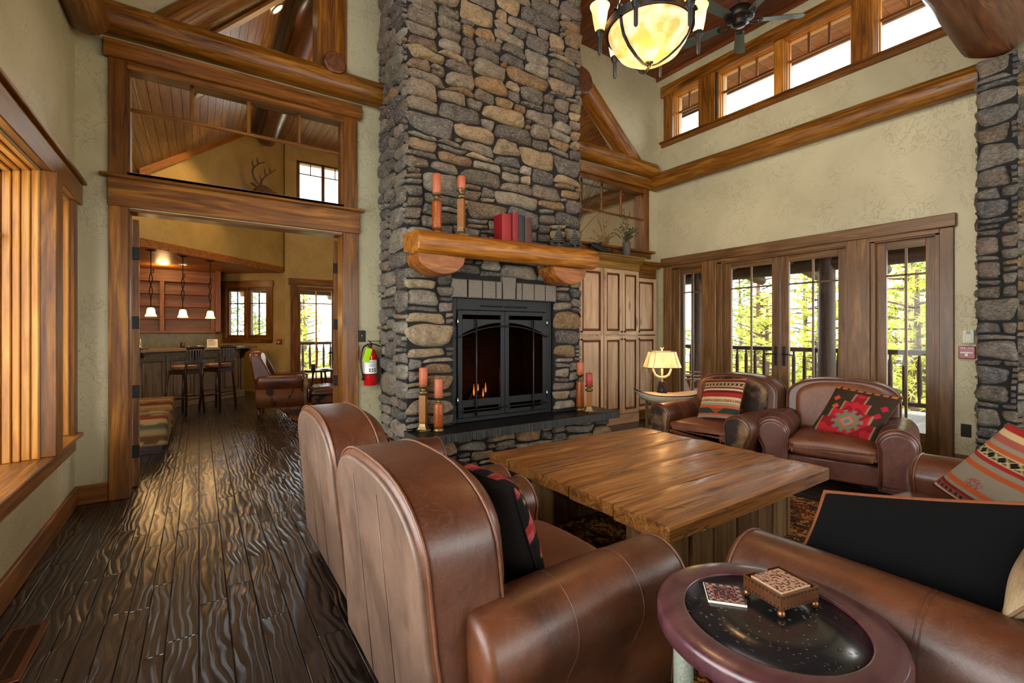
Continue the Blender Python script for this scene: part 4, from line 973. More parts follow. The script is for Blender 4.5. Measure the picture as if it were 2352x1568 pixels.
# fire extinguisher
fe = thing('fire_extinguisher', 'red fire extinguisher with a lime tag hung on the wall beside the chimney', 'fire extinguisher', (1.475, YA - .09, .80)); c = Vector((1.475, YA - .085, .80))
q = MB(); q.lathe([(.058, 0), (.066, .006), (.067, .30), (.062, .335), (.045, .365), (.022, .385), (.02, .40)], 28, c); q.obj('cylinder', W['extred'], fe)
q = MB(); q.lathe([(.0678, .125), (.0678, .265)], 28, c, cap=False); lb = q.obj('label_band', W['paper'], fe)
q = MB()
for k, z in enumerate((.145, .165, .2, .215, .235, .25)):
    for j in range(3 if k < 2 else 1):
        th0 = math.radians(-118 + j * 22); th1 = th0 + math.radians(15 if k < 2 else 50)
        for s_ in range(4):
            a0, a1 = lerp(th0, th1, s_ / 4), lerp(th0, th1, (s_ + 1) / 4); rr = .0685; hh = .012 if k < 2 else .004
            q.add([c + Vector((rr * math.cos(a0), rr * math.sin(a0), z)), c + Vector((rr * math.cos(a1), rr * math.sin(a1), z)), c + Vector((rr * math.cos(a1), rr * math.sin(a1), z + hh)), c + Vector((rr * math.cos(a0), rr * math.sin(a0), z + hh))], [[0, 1, 2, 3]])
q.obj('print', W['black'], lb)
q = MB(); q.lathe([(.0685, .115), (.0685, .123)], 24, c); q.lathe([(.018, .39), (.02, .42), (.012, .43)], 12, c); q.box((c.x - .03, c.y - .012, 1.215), (c.x + .02, c.y + .012, 1.235)); q.obj('valve', W['black'], fe)
q = MB(); q.box((c.x - .01, c.y - .012, 1.255), (c.x + .11, c.y + .012, 1.262)); q.tube([(c.x, c.y, 1.235), (c.x + .05, c.y, 1.225), (c.x + .11, c.y, 1.20)], .007, 6); q.tube([(c.x - .025, c.y, 1.265), (c.x + .03, c.y, 1.225)], .006, 6); q.obj('lever', W['black'], fe)
q = MB(); q.tube(catmull([(c.x - .02, c.y, 1.225), (c.x - .08, c.y - .02, 1.19), (c.x - .105, c.y - .03, 1.08), (c.x - .10, c.y - .03, .98), (c.x - .085, c.y - .03, .92)], 5), .0085, 8); q.tube([(c.x - .085, c.y - .03, .92), (c.x - .083, c.y - .03, .86)], .013, 8); q.obj('hose', W['black'], fe)
q = MB(); q.M = Matrix.Translation((c.x - .05, c.y - .075, 1.12)) @ Matrix.Rotation(.28, 4, 'Y') @ Matrix.Rotation(.15, 4, 'Z'); q.box((-.035, 0, -.075), (.035, .002, .07)); q.obj('inspection_tag', W['lime'], fe)

# ================================================================ mantel ornaments and hearth candles
def candle_holder(kind, h, base, label):
    r = thing('candle_holder', label, 'candle holder', base, 0, None); z = base[2]; c = base
    if kind == 'round':
        q = MB(); q.lathe([(.05, 0), (.052, .012), (.042, .022), (.042, .03)], 24, c); q.obj('brass_foot', W['brass'], r); q = MB(); q.lathe([(.042, h * .80), (.03, h * .83), (.018, h * .86), (.018, h * .92), (.03, h * .94), (.046, h * .97), (.05, h)], 24, c); q.obj('brass_cup', W['brass'], r)
        q = MB(); q.lathe([(.040, .03), (.046, .06), (.046, h * .76), (.042, h * .81)], 24, c); q.obj('column', W['holder'], r)
    else:
        q = MB(); q.box((c[0] - .055, c[1] - .055, z), (c[0] + .055, c[1] + .055, z + .018), bev=.004); q.lathe([(.062, .018), (.045, .045), (.035, .075)], 4, c, smooth=False)
        q.obj('brass_foot', W['brass'], r); q = MB(); q.lathe([(.03, h * .78), (.048, h * .82), (.048, h * .86), (.026, h * .88), (.026, h * .93), (.05, h * .97), (.05, h)], 20, c); q.obj('brass_cup', W['brass'], r)
        q = MB(); q.lathe([(.040, .07), (.044, .085), (.044, h * .78)], 4, c, smooth=False); q.obj('column', W['holderw'], r)
    return r
def candle(base, h, label, mat='candle', r_=.04):
    r = thing('candle', label, 'candle', base, 0); q = MB(); q.lathe([(r_ - .002, 0), (r_, .003), (r_, h - .006), (r_ - .006, h), (r_ - .014, h - .004), (.003, h - .008)], 24, base); q.obj('wax', W[mat], r)
    q = MB(); q.tube([(base[0], base[1], base[2] + h - .01), (base[0] + .002, base[1], base[2] + h + .01)], .0015, 5); q.obj('wick', W['black'], r)
MZ = 2.278
def pair(kind, x, y, z, h, ch, l1, l2, mat='candle'): candle_holder(kind, h, (x, y, z), l1); candle((x, y, z + h), ch, l2, mat)
pair('round', 1.845, 3.98, MZ, .37, .185, 'crackled amber column candle holder at the left end of the mantel', 'taller pale coral candle at the left end of the mantel')
pair('square', 2.105, 3.98, MZ + .002, .455, .125, 'square wooden candle holder second from the left on the mantel', 'short coral candle on the square holder on the mantel')
pair('square', 1.745, 4.06, .426, .43, .165, 'square brass footed candle holder at the left on the hearth', 'coral candle on the square holder at the left of the hearth')
pair('round', 1.86, 3.97, .426, .32, .17, 'crackled round candle holder in front of the fire door on the left of the hearth', 'coral candle on the round crackled holder left on the hearth')
pair('round', 3.74, 4.08, .426, .43, .14, 'crackled round candle holder at the right end of the hearth', 'orange candle, higher of the two at the right end of the hearth')
pair('square', 3.735, 3.92, .426, .31, .145, 'small square candle holder at the right end of the hearth, nearest the cupboard', 'dark red candle, lower of the two at the right end of the hearth', 'candlered')
def book(x0, x1, y0, y1, z0, h, c, label):
    r = thing('book', label, 'book', ((x0 + x1) / 2, (y0 + y1) / 2, z0), 0)
    cm = m_flat('book_cover_' + label.split()[0], tuple(k * .75 for k in c), .55, bump=.8, bs=120, var=.35)
    q = MB(); q.box((x0, y0 + .004, z0), (x0 + .004, y1, z0 + h), bev=.001); q.box((x1 - .004, y0 + .004, z0), (x1, y1, z0 + h), bev=.001)
    xm = (x0 + x1) / 2; hw = (x1 - x0) / 2
    q.rings([[(xm + hw * math.cos(a), y0 + .006 - .008 * math.sin(-a if False else a), z) for a in [PI * k / 8 for k in range(9)]] for z in (z0, z0 + h)], closed=False, cap=False)
    for zz in (.12, .3, .72, .88): q.rings([[(xm + (hw + .001) * math.cos(a), y0 + .006 - .011 * math.sin(a), z) for a in [PI * k / 8 for k in range(9)]] for z in (z0 + h * zz, z0 + h * zz + .006)], closed=False, cap=False)
    q.obj('cover', cm, r)
    q = MB(); q.box((x0 + .004, y0 + .006, z0 + .005), (x1 - .004, y1 - .006, z0 + h - .005), bev=0); q.obj('page_block', W['paper'], r)
book(2.545, 2.66, 3.93, 4.09, MZ + .005, .275, S('a01018'), 'bright red leather book, leftmost of the books on the mantel')
book(2.665, 2.74, 3.915, 4.09, MZ + .005, .30, S('8e1320'), 'crimson gilt spined book, second from the left on the mantel')
book(2.745, 2.82, 3.92, 4.09, MZ + .006, .285, S('15282a'), 'dark green book between the red and the brown books on the mantel')
book(2.825, 2.915, 3.92, 4.09, MZ + .006, .27, S('5a2a1e'), 'brown red book, rightmost of the books on the mantel')
def treeorn(x, h, label):
    r = thing('tree_figurine', label, 'figurine', (x, 3.97, MZ + .01), 0); z0 = MZ + .01
    q = MB(); q.lathe([(.03, 0), (.032, .01), (.02, .02), (.016, h * .25), (.014, h * .3)], 12, (x, 3.97, z0)); q.obj('trunk', W['treeornament'], r)
    q = MB()
    for k in range(7):
        z = h * .25 + k * h * .105; rr = .068 * (1 - k / 8.2)
        rs = []
        for rad, zz in ((rr, z), (rr * .9, z + .012), (rr * .25, z + h * .15)):
            rs.append([(x + rad * (1 + .22 * math.sin(j * 2 * PI / 2.0 + k)) * math.cos(2 * PI * j / 18), 3.97 + rad * (1 + .22 * (j % 2)) * math.sin(2 * PI * j / 18), z0 + zz - .01 * (j % 2)) for j in range(18)])
        q.rings(rs, smooth=False)
    q.obj('branches', W['treeornament'], r)
treeorn(3.32, .25, 'pewter pine tree figurine, left one of the two on the mantel')
treeorn(3.56, .24, 'pewter pine tree figurine, right one near the mantel end')
# ================================================================ leather seating
def armprof(s_, yc, zt=.585, r=.135, inner=None):
    """outline (y, z) of a rolled arm; s_ = +1 left side, -1 right side"""
    zc = zt - r; inn = yc - .115; out = yc + .075
    pts = [(inn, .085), (inn, .25), (inn - .006, zc - .03)] + [(yc + r * math.cos(math.radians(a)), zc + r * math.sin(math.radians(a))) for a in range(172, -41, -12)] + [(out + .012, zc - r * .98), (out, zc - r * 1.25), (out, .2), (out - .01, .085)]
    return [(p[0] * s_, p[1]) for p in pts]
def pipe(mb, prof, mp, w_, r=.005):
    mb.tube([mp(p[0], p[1], w_) for p in prof], r, 6, closed=True)
def feet(t, pts, h=.09, r=.03):
    for p in pts:
        q = MB(); q.lathe([(r * .6, 0), (r * .9, .02), (r, h)], 14, (p[0], p[1], 0)); q.obj('foot', W['redwood'], t, local=True)
def archprof(hw, zs, zt, base_hw, zb=.09, n=9):
    k_ = min(1, (zs - .1 - zb) / .42); R = [(base_hw, zb), (lerp(base_hw, hw, .6), zb + .22 * k_), (hw, zb + .42 * k_), (hw, zs - .04)]
    ar = [(hw * math.cos(a) ** .75 if a < PI / 2 - 1e-6 else 0, zs + (zt - zs) * math.sin(a) ** .85) for a in [PI / 2 * k / n for k in range(n + 1)]]
    right = R + ar; left = [(-x, z) for x, z in right[::-1]][1:]
    return right + left
def bulge(mb_pts): pass
def armchair(name, label, loc, rz, L=.86, hw=.435, back='leatherback', lea='leather', front=None, panel=None, seatm='seat', zt=.585, lean=.10, btop=.935, thick=.24):
    t = thing(name, label, 'armchair', loc, rz)
    # back: boxed, arched top
    pr = archprof(.445, .70, btop, .50); sh = lambda p, q, w_: (w_ - lean * max(0, (q - .09)) + (0 if True else 0), p, q)
    q = MB(); q.ext(pr, sh, .0, thick, r=.028, k=4); bk = q.obj('backrest', W[lea], t, local=True)
    q = MB(); prs = [(p[0] * .965, .10 + (p[1] - .10) * .97) for p in pr]; q.ext(prs, sh, -.012, .02, r=.01, k=2); q.obj('back_panel', W[back], t, local=True)
    q = MB(); pipe(q, pr, sh, .012, .0048); q.obj('piping', W['piping'], bk, local=True); q = MB(); pipe(q, pr, sh, thick - .012, .0048)
    q.obj('piping', W['piping'], bk, local=True)
    for yy in (-.13, .13): q = MB(); q.tube([sh(yy, .11, -.0130), sh(yy, .45, -.0130), sh(yy, btop - .09, -.0130)], .0016, 5); q.obj('seam', W['leatherback'], bk, local=True)
    q = None
    bk2 = bpy.data.objects  # inner back pillow
    q = MB(); pin = archprof(.36, .70, btop - .03, .33, .40); q.ext(pin, sh, thick - .05, thick + .075, r=.055, k=5); q.obj('inside_back', W[panel] if panel else W[lea], t, local=True)
    # arms
    for s_ in (1, -1):
        ap = armprof(s_, hw, zt); mp = lambda p, q_, w_: (w_, p, q_ - .0 + .012 * math.sin(w_ * 3.2))
        q = MB(); q.ext(ap, mp, .06, L + .03, r=.032, k=4); am = q.obj('arm', W[lea], t, local=True)
        q = MB(); pipe(q, ap, mp, L + .012, .005); q.obj('piping', W['piping'], am, local=True)
        for xx in (.36, .64): q = MB(); q.tube([mp(p[0], p[1], xx) for p in ap[2:-2]], .0018, 5); q.obj('seam', W['piping'], am, local=True)
        cen = (hw * s_ - .01 * s_, zt - .22); fp_ = [(cen[0] + (p[0] - cen[0]) * .86, cen[1] + (p[1] - cen[1]) * .86) for p in ap]
        q = MB(); q.ext(fp_, mp, L + .0, L + .045, r=.018, k=3); q.obj('arm_front', W[front or 'leatherdark'], t, local=True)
    # seat deck and cushion
    q = MB(); q.ext([(-.33, .095), (.33, .095), (.33, .27), (-.33, .27)], lambda p, q_, w_: (w_, p, q_), .10, L - .03, r=.02); q.obj('seat_frame', W['leatherdark'], t, local=True)
    q = MB(); c_ = [(-.31, .29), (0, .275), (.31, .29), (.318, .35), (.31, .405), (.2, .43), (0, .438), (-.2, .43), (-.31, .405), (-.318, .35)]; c_ = [(p.x, p.y) for p in catmull(c_, 4, True)]
    q.ext(c_, lambda p, q_, w_: (w_, p, q_ + .012 * math.sin((w_ - .2) / .65 * PI)), .22, L + .03, r=.055, k=5); cu = q.obj('seat_cushion', W[seatm], t, local=True)
    q = MB(); q.tube([(L - .02, p[0], p[1]) for p in c_], .005, 5, closed=True) if False else None
    feet(t, [(.08, .4), (.08, -.4), (L - .06, .4), (L - .06, -.4)])
    return t
armchair('leather_armchair', 'brown leather club armchair nearest the camera, seen from behind', (.545, 1.56, 0), 0, zt=.585)
armchair('leather_armchair', 'brown leather club armchair second from the camera, back turned, nearer the doorway', (.585, 2.70, 0), 0, zt=.575)
armchair('leather_armchair', 'leather armchair with hide fronted arms beside the lamp table', (4.97, 2.79, 0), PI, front='hide', panel='hide', back='leatherdark', btop=.90, zt=.58)
a_ = armchair('leather_armchair', 'dark leather armchair in front of the right pane of the glass doors', (5.24, 1.94, 0), PI + math.radians(15), panel='seat', back='leatherdark', btop=.90, zt=.585, lea='leatherdark', front='leatherdark')

# sofa facing the fireplace
sf = thing('leather_sofa', 'long brown leather sofa at the right edge facing the fireplace', 'sofa', (2.64, 0, 0), PI / 2)
hwS = .96; LS = .93; zt = .62
q = MB(); q.ext([(p[0] * 1.0, p[1]) for p in [(-.98, .09), (.98, .09), (.98, .70), (.93, .80), (.80, .84), (-.80, .84), (-.93, .80), (-.98, .70)]], lambda p, q_, w_: (w_ - .08 * q_, p, q_), .02, .27, r=.05, k=5); q.obj('backrest', W['leather'], sf, local=True)
for s_ in (1, -1):
    ap = armprof(s_, hwS, zt, .15)
    mp = lambda p, q_, w_: (w_, p, q_ + .01 * math.sin(w_ * 3.2))
    q = MB(); q.ext(ap, mp, .03, LS + .02, r=.045, k=5); am = q.obj('arm', W['leather'], sf, local=True)
    q = MB()
    for xx in (.40, .412): q = MB(); q.tube([mp(p[0], p[1], xx) for p in ap[2:-2]], .002, 5); q.obj('seam', W['leather'], am, local=True)
    q = MB(); pipe(q, ap, mp, LS - .012, .005); q.obj('piping', W['piping'], am, local=True)
q = MB(); q.ext([(-.86, .095), (.86, .095), (.86, .28), (-.86, .28)], lambda p, q_, w_: (w_, p, q_), .10, LS - .03, r=.02); q.obj('seat_frame', W['leatherdark'], sf, local=True)
for k in (-1, 1):
    c_ = [(k * .42 + y_, z_) for y_, z_ in [(-.405, .29), (0, .28), (.405, .29), (.412, .36), (.40, .42), (.2, .455), (0, .462), (-.2, .455), (-.40, .42), (-.412, .36)]]; c_ = [(p.x, p.y) for p in catmull(c_, 4, True)]
    q = MB(); q.ext(c_, lambda p, q_, w_: (w_, p, q_ + .006 * noise.noise(Vector((w_ * 6, p * 6, 3)))), .24, LS + .03, r=.06, k=5); q.obj('seat_cushion', W['leatherdark'], sf, local=True)
feet(sf, [(.08, .9), (.08, -.9), (LS - .06, .9), (LS - .06, -.9)])

# ================================================================ cushions
def pillow(name, label, c, e1, e2, th, fcol,  mat='kilim', n=72, back=None, backmat=None, group=None, piping=None, pinch=.10, er=.0042):
    """c = centre, e1/e2 = half side vectors, front faces e1 x e2"""
    c = Vector(c); e1 = Vector(e1); e2 = Vector(e2); N = e1.cross(e2).normalized()
    low = c - Vector((0, 0, abs(e1.z) + abs(e2.z)))
    t = thing(name, label, 'cushion', low)
    def side(sg, mt, col, nm):
        q = MB(); V = []; C = []
        for j in range(n + 1):
            for i in range(n + 1):
                s_, t_ = 2 * i / n - 1, 2 * j / n - 1
                pn = 1 - pinch * (1 - abs(t_) ** 2) * abs(s_) ** 3 * .5; pm = 1 - pinch * (1 - abs(s_) ** 2) * abs(t_) ** 3 * .5
                h = th * (max(0, (1 - abs(s_) ** 2.6) * (1 - abs(t_) ** 2.6))) ** .55
                h *= 1 + .10 * noise.noise(Vector((s_ * 2 + c.x * 3, t_ * 2, 1)))
                V.append(c + e1 * s_ * pn + e2 * t_ * pm + N * h * sg); C.append(col(s_, t_) if callable(col) else col)
        F = []
        for j in range(n):
            for i in range(n):
                k = j * (n + 1) + i; f_ = [k, k + 1, k + n + 2, k + n + 1]; F.append(f_ if sg > 0 else f_[::-1])
        q.add(V, F, None, 0, C, True); return q.obj(nm, mt, t)
    side(1, W[mat], fcol, 'front_panel'); side(-1, W[backmat or mat], back or (lambda s_, t_: S('1c1614')), 'back_panel')
    q = MB(); P = []
    for k in range(4):
        for i in range(14):
            u_ = 2 * i / 14 - 1; s_, t_ = [(u_, -1), (1, u_), (-u_, 1), (-1, -u_)][k]
            pn = 1 - pinch * (1 - abs(t_) ** 2) * abs(s_) ** 3 * .5; pm = 1 - pinch * (1 - abs(s_) ** 2) * abs(t_) ** 3 * .5; P.append(c + e1 * s_ * pn + e2 * t_ * pm)
    q.tube(P, er, 6, closed=True, col=piping or S('6a4434')); q.obj('edging', W['kilim'], t)
    return t
def stripes(bands, t, s_, zig=None):
    x = (t + 1) / 2; acc = 0
    for wd, c in bands:
        if x < acc + wd or wd is bands[-1][0]:
            if callable(c): return c(s_, (x - acc) / wd)
            return c
        acc += wd
    return bands[-1][1] if not callable(bands[-1][1]) else bands[-1][1](s_, .5)
ORG, GRYS, DRED, RED, CREAM, BLK, MAR, TEAL = S('b8592c'), S('938874'), S('7c1f1e'), S('a32a24'), S('c9b183'), S('1a1712'), S('5e1b26'), S('2e3c38')
def xband(bg, fg, f=5.5):
    def c(s_, v):
        u = (s_ * f) % 1; d = min(abs(u - v), abs(u - (1 - v)))
        return fg if (d < .07 or v < .08 or v > .92) else (bg if abs(u - .5) > .22 else S('5b5634'))
    return c
def zz(bg, fg, f=14):
    def c(s_, v):
        u = abs(((s_ * f) % 1) * 2 - 1); return fg if abs(v - u * .7 - .15) < .18 else bg
    return c
def tri(s_, v):
    u = abs(s_ - .05) * 2.6; return S('8f2a22') if u < v * .9 and (int(v * 9) % 2) else (S('a3542c') if u < v * .9 else TEAL)
B1 = [(.05, MAR), (.05, GRYS), (.04, ORG), (.13, tri), (.03, ORG), (.03, S('c4502a')), (.05, GRYS), (.03, CREAM), (.06, zz(DRED, CREAM)), (.05, CREAM), (.10, RED), (.05, MAR), (.05, CREAM), (.04, DRED), (.12, xband(S('45241c'), CREAM)), (.04, MAR), (.02, BLK), (.04, ORG), (.07, GRYS), (1, ORG)]
pillow('kilim_cushion', 'red and cream striped kilim cushion on the armchair beside the lamp', (4.47, 2.74, .655), (0, -.225, .022), (.085, .0, .215), .075, lambda s_, t_: stripes(B1, t_, s_))
def star(s_, t_):
    x, y = s_ + .02, t_ + .42
    d = abs(x) + abs(y)
    if d < .12: return S('6a6f78')
    if d < .19: return S('8d8a74')
    if d < .27: return S('c8582e')
    ang = math.atan2(y, x); r = math.hypot(x, y); sp = .38 + .09 * (1 if (ang * 10 / (2 * PI)) % 1 < .5 else -.4)
    if r < sp and d > .27: return S('72745f')
    q = abs(x); top = 1.0 - .0; lim = .86 if y < .05 else (.66 if y < .4 else (.42 if y < .8 else .22))
    edge = lim - q
    if y > 1.15: edge = -1
    if 0 < edge < .06: return S('9a7a5a')
    if edge > 0: return S('b3262c') if noise.noise(Vector((s_ * 3, t_ * 3, 5))) < .1 else S('8e1c24')
    for cx, cy_ in ((-.72, .45), (-.62, .10), (.78, .35), (.72, .02)):
        if abs(s_ - cx) + abs(t_ - cy_) < .13: return S('c4502e') if cx < 0 else S('b02034')
    if t_ > .88 and (s_ * 4) % 1 < .6: return S('c06a30')
    return S('3a2c20')
pillow('kilim_cushion', 'red star patterned kilim cushion propped in the dark armchair', (4.80, 1.68, .63), (.02, -.235, -.03), (.10, -.07, .20), .07, star)
def rose(s_, t_):
    n1 = noise.noise(Vector((s_ * 3.2, t_ * 3.2, 9))); n2 = noise.noise(Vector((s_ * 7, t_ * 7, 2)))
    if n1 > .12: return S('8f2a28') if n2 > -.1 else S('b0484a')
    if n1 > .03: return S('b07a3a') if n2 > .05 else S('2c2a22')
    return S('0d0c0d')
pillow('cushion', 'black cushion with red roses standing in the nearest armchair', (.905, 1.50, .63), (-.02, .25, .0), (-.075, 0, .215), .115, rose, piping=S('1a1214'))
pillow('cushion', 'dark red patterned cushion barely showing in the second armchair from the camera', (.92, 2.80, .60), (-.02, .24, 0), (-.085, 0, .19), .07, rose)
B2 = [(.06, MAR), (.03, CREAM), (.08, xband(S('2c2622'), S('a04a4a'), 9)), (.04, DRED), (.05, GRYS), (.06, ORG), (.20, GRYS), (.05, ORG), (.05, GRYS), (.04, RED), (.09, xband(BLK, CREAM, 5)), (.05, ORG), (.04, GRYS), (.06, S('a4564a')), (.05, CREAM), (1, RED)]
def blankets(s_, t_):
    c = stripes(B2, t_, s_)
    for cx in (-.35, .35):
        d = math.hypot(s_ - cx, (t_ + .28) * 1.2)
        if d < .15 and math.sin(d * 70 + 5 * math.sin(6 * math.atan2(t_ + .28, s_ - cx))) > -.1: return S('9a5048')
    return c
pillow('kilim_cushion', 'large striped grey red and orange kilim cushion in the far corner of the sofa', (3.01, .41, .665), (-.26, -.25, -.04), (-.18, -.18, .225), .075, blankets, n=96)
pillow('cushion', 'black backed cushion with an orange kilim edge standing against the near sofa arm', (1.935, .545, .64), (-.012, .285, -.06), (.045, -.045, .165), .07, lambda s_, t_: stripes([(.08, MAR), (.2, RED), (.2, S('7c5a48')), (.2, ORG), (1, S('8f6a5a'))], t_, s_), back=lambda s_, t_: S('08080a'), backmat='velvet', piping=S('8a5034'), er=.0085)
pillow('cushion', 'fawn hair-on-hide cushion in the near corner of the sofa', (1.95, .13, .82), (.25, -.02, .04), (-.02, -.13, .18), .085, lambda s_, t_: (1, 1, 1), mat='hidelight', backmat='hidelight', piping=S('8a6a50'))

# ================================================================ coffee table
ct = thing('coffee_table', 'large square coffee table of thick rustic planks on block bases', 'coffee table', (2.6, 2.13, 0.012))
xs0, xs1 = 1.79, 3.46; ys = [1.345, 1.70, 2.05, 2.38, 2.68, 2.94]
def plank(m, x0, x1, y0, y1, z0, z1, seed, wavyx0=0, wavyx1=0, wy0=0):
    nx_, ny_ = 22, 8; rn = random.Random(seed).random()
    def P(i, j, k):
        u = i / nx_; v = j / ny_
        x = lerp(x0, x1, u); y = lerp(y0 + .0028, y1 - .0028, v)
        if i == nx_: x += wavyx1 * noise.noise(Vector((y * 3, seed, 0)))
        if i == 0: x += wavyx0 * noise.noise(Vector((y * 4, seed, 5)))
        if j == 0: y += wy0 * noise.noise(Vector((x * 2, seed, 9)))
        z = z1 if k else z0
        if k: z += .005 * noise.noise(Vector((x * 2.5, y * 9, seed))) - (.006 if (j in (0, ny_) or i in (0, nx_)) else 0)
        else: z += .012 * noise.noise(Vector((x * 2.2, y * 2.2, seed + 7)))
        return (x, y, z)
    for k in (0, 1):
        V = [P(i, j, k) for j in range(ny_ + 1) for i in range(nx_ + 1)]; F = []
        for j in range(ny_):
            for i in range(nx_):
                a = j * (nx_ + 1) + i; f_ = [a, a + 1, a + nx_ + 2, a + nx_ + 1]; F.append(f_ if k else f_[::-1])
        m.add(V, F, V, rn, None, True)
    loop = [(i, 0) for i in range(nx_)] + [(nx_, j) for j in range(ny_)] + [(i, ny_) for i in range(nx_, 0, -1)] + [(0, j) for j in range(ny_, 0, -1)]
    V = [P(i, j, 0) for i, j in loop] + [P(i, j, 1) for i, j in loop]; n = len(loop)
    m.add(V, [[a, (a + 1) % n, n + (a + 1) % n, n + a] for a in range(n)], V, rn, None, False)
m = MB()
for k in range(5):
    plank(m, xs0, xs1 + (0 if k else -.02), ys[k], ys[k + 1], .385 - (.0 if k else .01), .46, 10 + k, .012, .05, .012 if k == 0 else 0)
m.obj('tabletop', W['table'], ct)
for bx0, bx1, by0, by1 in ((1.98, 3.25, 1.50, 1.78), (2.02, 3.22, 2.48, 2.74)):
    m = MB(); x = bx0
    while x < bx1 - .05:
        ww = min(R_.uniform(.17, .24), bx1 - x); dd_ = R_.uniform(-.012, .012); m.box((x, by0 + dd_, .012), (x + ww - .004, by1 + dd_, .39), ax=2, bev=.008); x += ww
    m.obj('block_base', W['tablebase'], ct)

# ================================================================ rug
m = MB(); m.box((1.44, -.35, 0), (4.05, 3.18, .010), bev=.003); rg = m.obj('persian_rug', W['rug']); tag(rg, 'dark red and gold persian rug under the coffee table and sofa', 'rug')

# ================================================================ round side table with coasters
tx, ty, tz, tr = 1.255, .628, .602, .288
st_ = thing('round_side_table', 'round purple brown distressed side table with a hammered dark metal top', 'side table', (tx, ty, 0))
m_tab = m_wood('purple_distressed_wood', S('2a1318'), S('4c2a30'), S('5f3a3c'), rough=.3, coat=.3, knots=.9, gs=(3, 9, 9), bump=.3, streak=.2)
m = MB(); ri = .215
m.lathe([(ri, tz - .012), (ri, tz - .001), (ri + .004, tz), (tr - .01, tz), (tr - .003, tz - .004), (tr, tz - .014), (tr, tz - .045), (tr - .015, tz - .055), (ri - .03, tz - .055), (ri - .03, tz - .014)], 96, (tx, ty, 0), cap=False); m.obj('rim', m_tab, st_)
def m_hammer():
    t = NT('hammered_metal_inset'); tc_ = t.n('TexCoord').outputs['Object']; vo = t.n('TexVoronoi', {'Vector': t.mul(tc_, (1, 1, 0)), 'Scale': 62.0, 'Randomness': 1.0})
    keep = t.math('GREATER_THAN', t.n('SeparateColor', {0: vo.outputs['Color']}).outputs[0], .45)
    dot = t.math('MULTIPLY', t.ramp(vo.outputs['Distance'], [(.08, (1, 1, 1)), (.30, (0, 0, 0))]), keep)
    nm = t.bump(t.math('SUBTRACT', 1, dot), 1.0, .012)
    return t.pbr(S('1b1c1f'), .25, .35, nm, .6, .3)
m = MB(); m.lathe([(.002, tz - .008), (.1, tz - .008), (ri, tz - .008), (ri, tz - .013)], 64, (tx, ty, 0), cap=False); m.obj('metal_inset', m_hammer(), st_)
for a in (118, 238, 358):
    lx, ly = tx + .22 * math.cos(math.radians(a)), ty + .22 * math.sin(math.radians(a)); m = MB()
    m.lathe([(.022, .01), (.026, .03), (.024, .08), (.027, .3), (.028, tz - .05)], 18, (lx, ly, 0)); m.obj('leg', W['peeled'], st_)
cbx = thing('coaster_box', 'pierced copper coaster box on ball feet on the round table', 'coaster holder', (1.31, .64, tz)); CB = Matrix.Translation((1.352, .652, tz - .008)) @ Matrix.Rotation(math.radians(-13), 4, 'Z') @ Matrix.Scale(1.18, 4)
q = MB(); q.M = CB; a, b_ = .060, .052; zb, zt_ = .018, .052
q.box((-a, -b_, zb), (a, b_, zb + .002)); q.box((-a, -b_, zb), (a, -b_ + .002, zt_)); q.box((-a, -b_, zb), (-a + .002, b_, zt_)); q.box((a - .002, -b_, zb), (a, b_, zt_))
q.box((-a, b_ - .002, zb), (-.02, b_, zt_)); q.box((.02, b_ - .002, zb), (a, b_, zt_)); q.obj('tray', W['copper'], cbx)
q = MB(); q.M = CB
for k in range(10):
    u_ = lerp(-a + .008, a - .008, k / 9)
    for z in (zb + .005, zt_ - .006): q.box((u_ - .002, -b_ - .0006, z - .002), (u_ + .002, -b_ + .0002, z + .002), bev=0)
    v_ = lerp(-b_ + .008, b_ - .008, k / 9)
    for z in (zb + .005, zt_ - .006):
        q.box((a - .0002, v_ - .002, z - .002), (a + .0006, v_ + .002, z + .002), bev=0); q.box((-a - .0006, v_ - .002, z - .002), (-a + .0002, v_ + .002, z + .002), bev=0)
q.obj('pierced_hole', W['black'], cbx)
for sx in (-1, 1):
    for sy in (-1, 1): q = MB(); q.M = CB; q.ball((sx * (a - .006), sy * (b_ - .006), .009), .009, 10, 7); q.obj('ball_foot', W['copper'], cbx)
def tilecol(base, ink, seed):
    def c(i, j): return ink if noise.noise(Vector((i * .55, j * .55, seed))) > .12 else base
    return c
for k in range(5):
    q = MB(); q.M = CB @ Matrix.Translation((0, -.0, zb + .0026 + k * .0062)) @ Matrix.Rotation(R_.uniform(-.02, .02), 4, 'Z')
    q.box((-.047, -.042, 0), (.047, .042, .0055), bev=.001, col=S('caa488'))
    if k == 4:
        cf = tilecol(S('b08468'), S('4a342a'), 3)
        for i in range(24):
            for j in range(20):
                x0, y0 = -.045 + i * .00375, -.04 + j * .004; q.add([(x0, y0, .0057), (x0 + .00375, y0, .0057), (x0 + .00375, y0 + .004, .0057), (x0, y0 + .004, .0057)], [[0, 1, 2, 3]], None, 0, cf(i, j))
    o_ = q.obj('coaster', W['shell']); tag(o_, ['lowest stone coaster in the copper box', 'second coaster from the bottom in the copper box', 'middle coaster of the stack in the copper box', 'fourth coaster, just under the printed one in the copper box', 'printed brown coaster on top of the stack in the copper box'][k], 'coaster', 'stone coasters in the copper box')
q = MB(); q.M = Matrix.Translation((1.250, .757, tz - .008)) @ Matrix.Rotation(math.radians(-49), 4, 'Z'); q.box((-.05, -.05, 0), (.05, .05, .007), bev=.001, col=S('d8d2c8'))
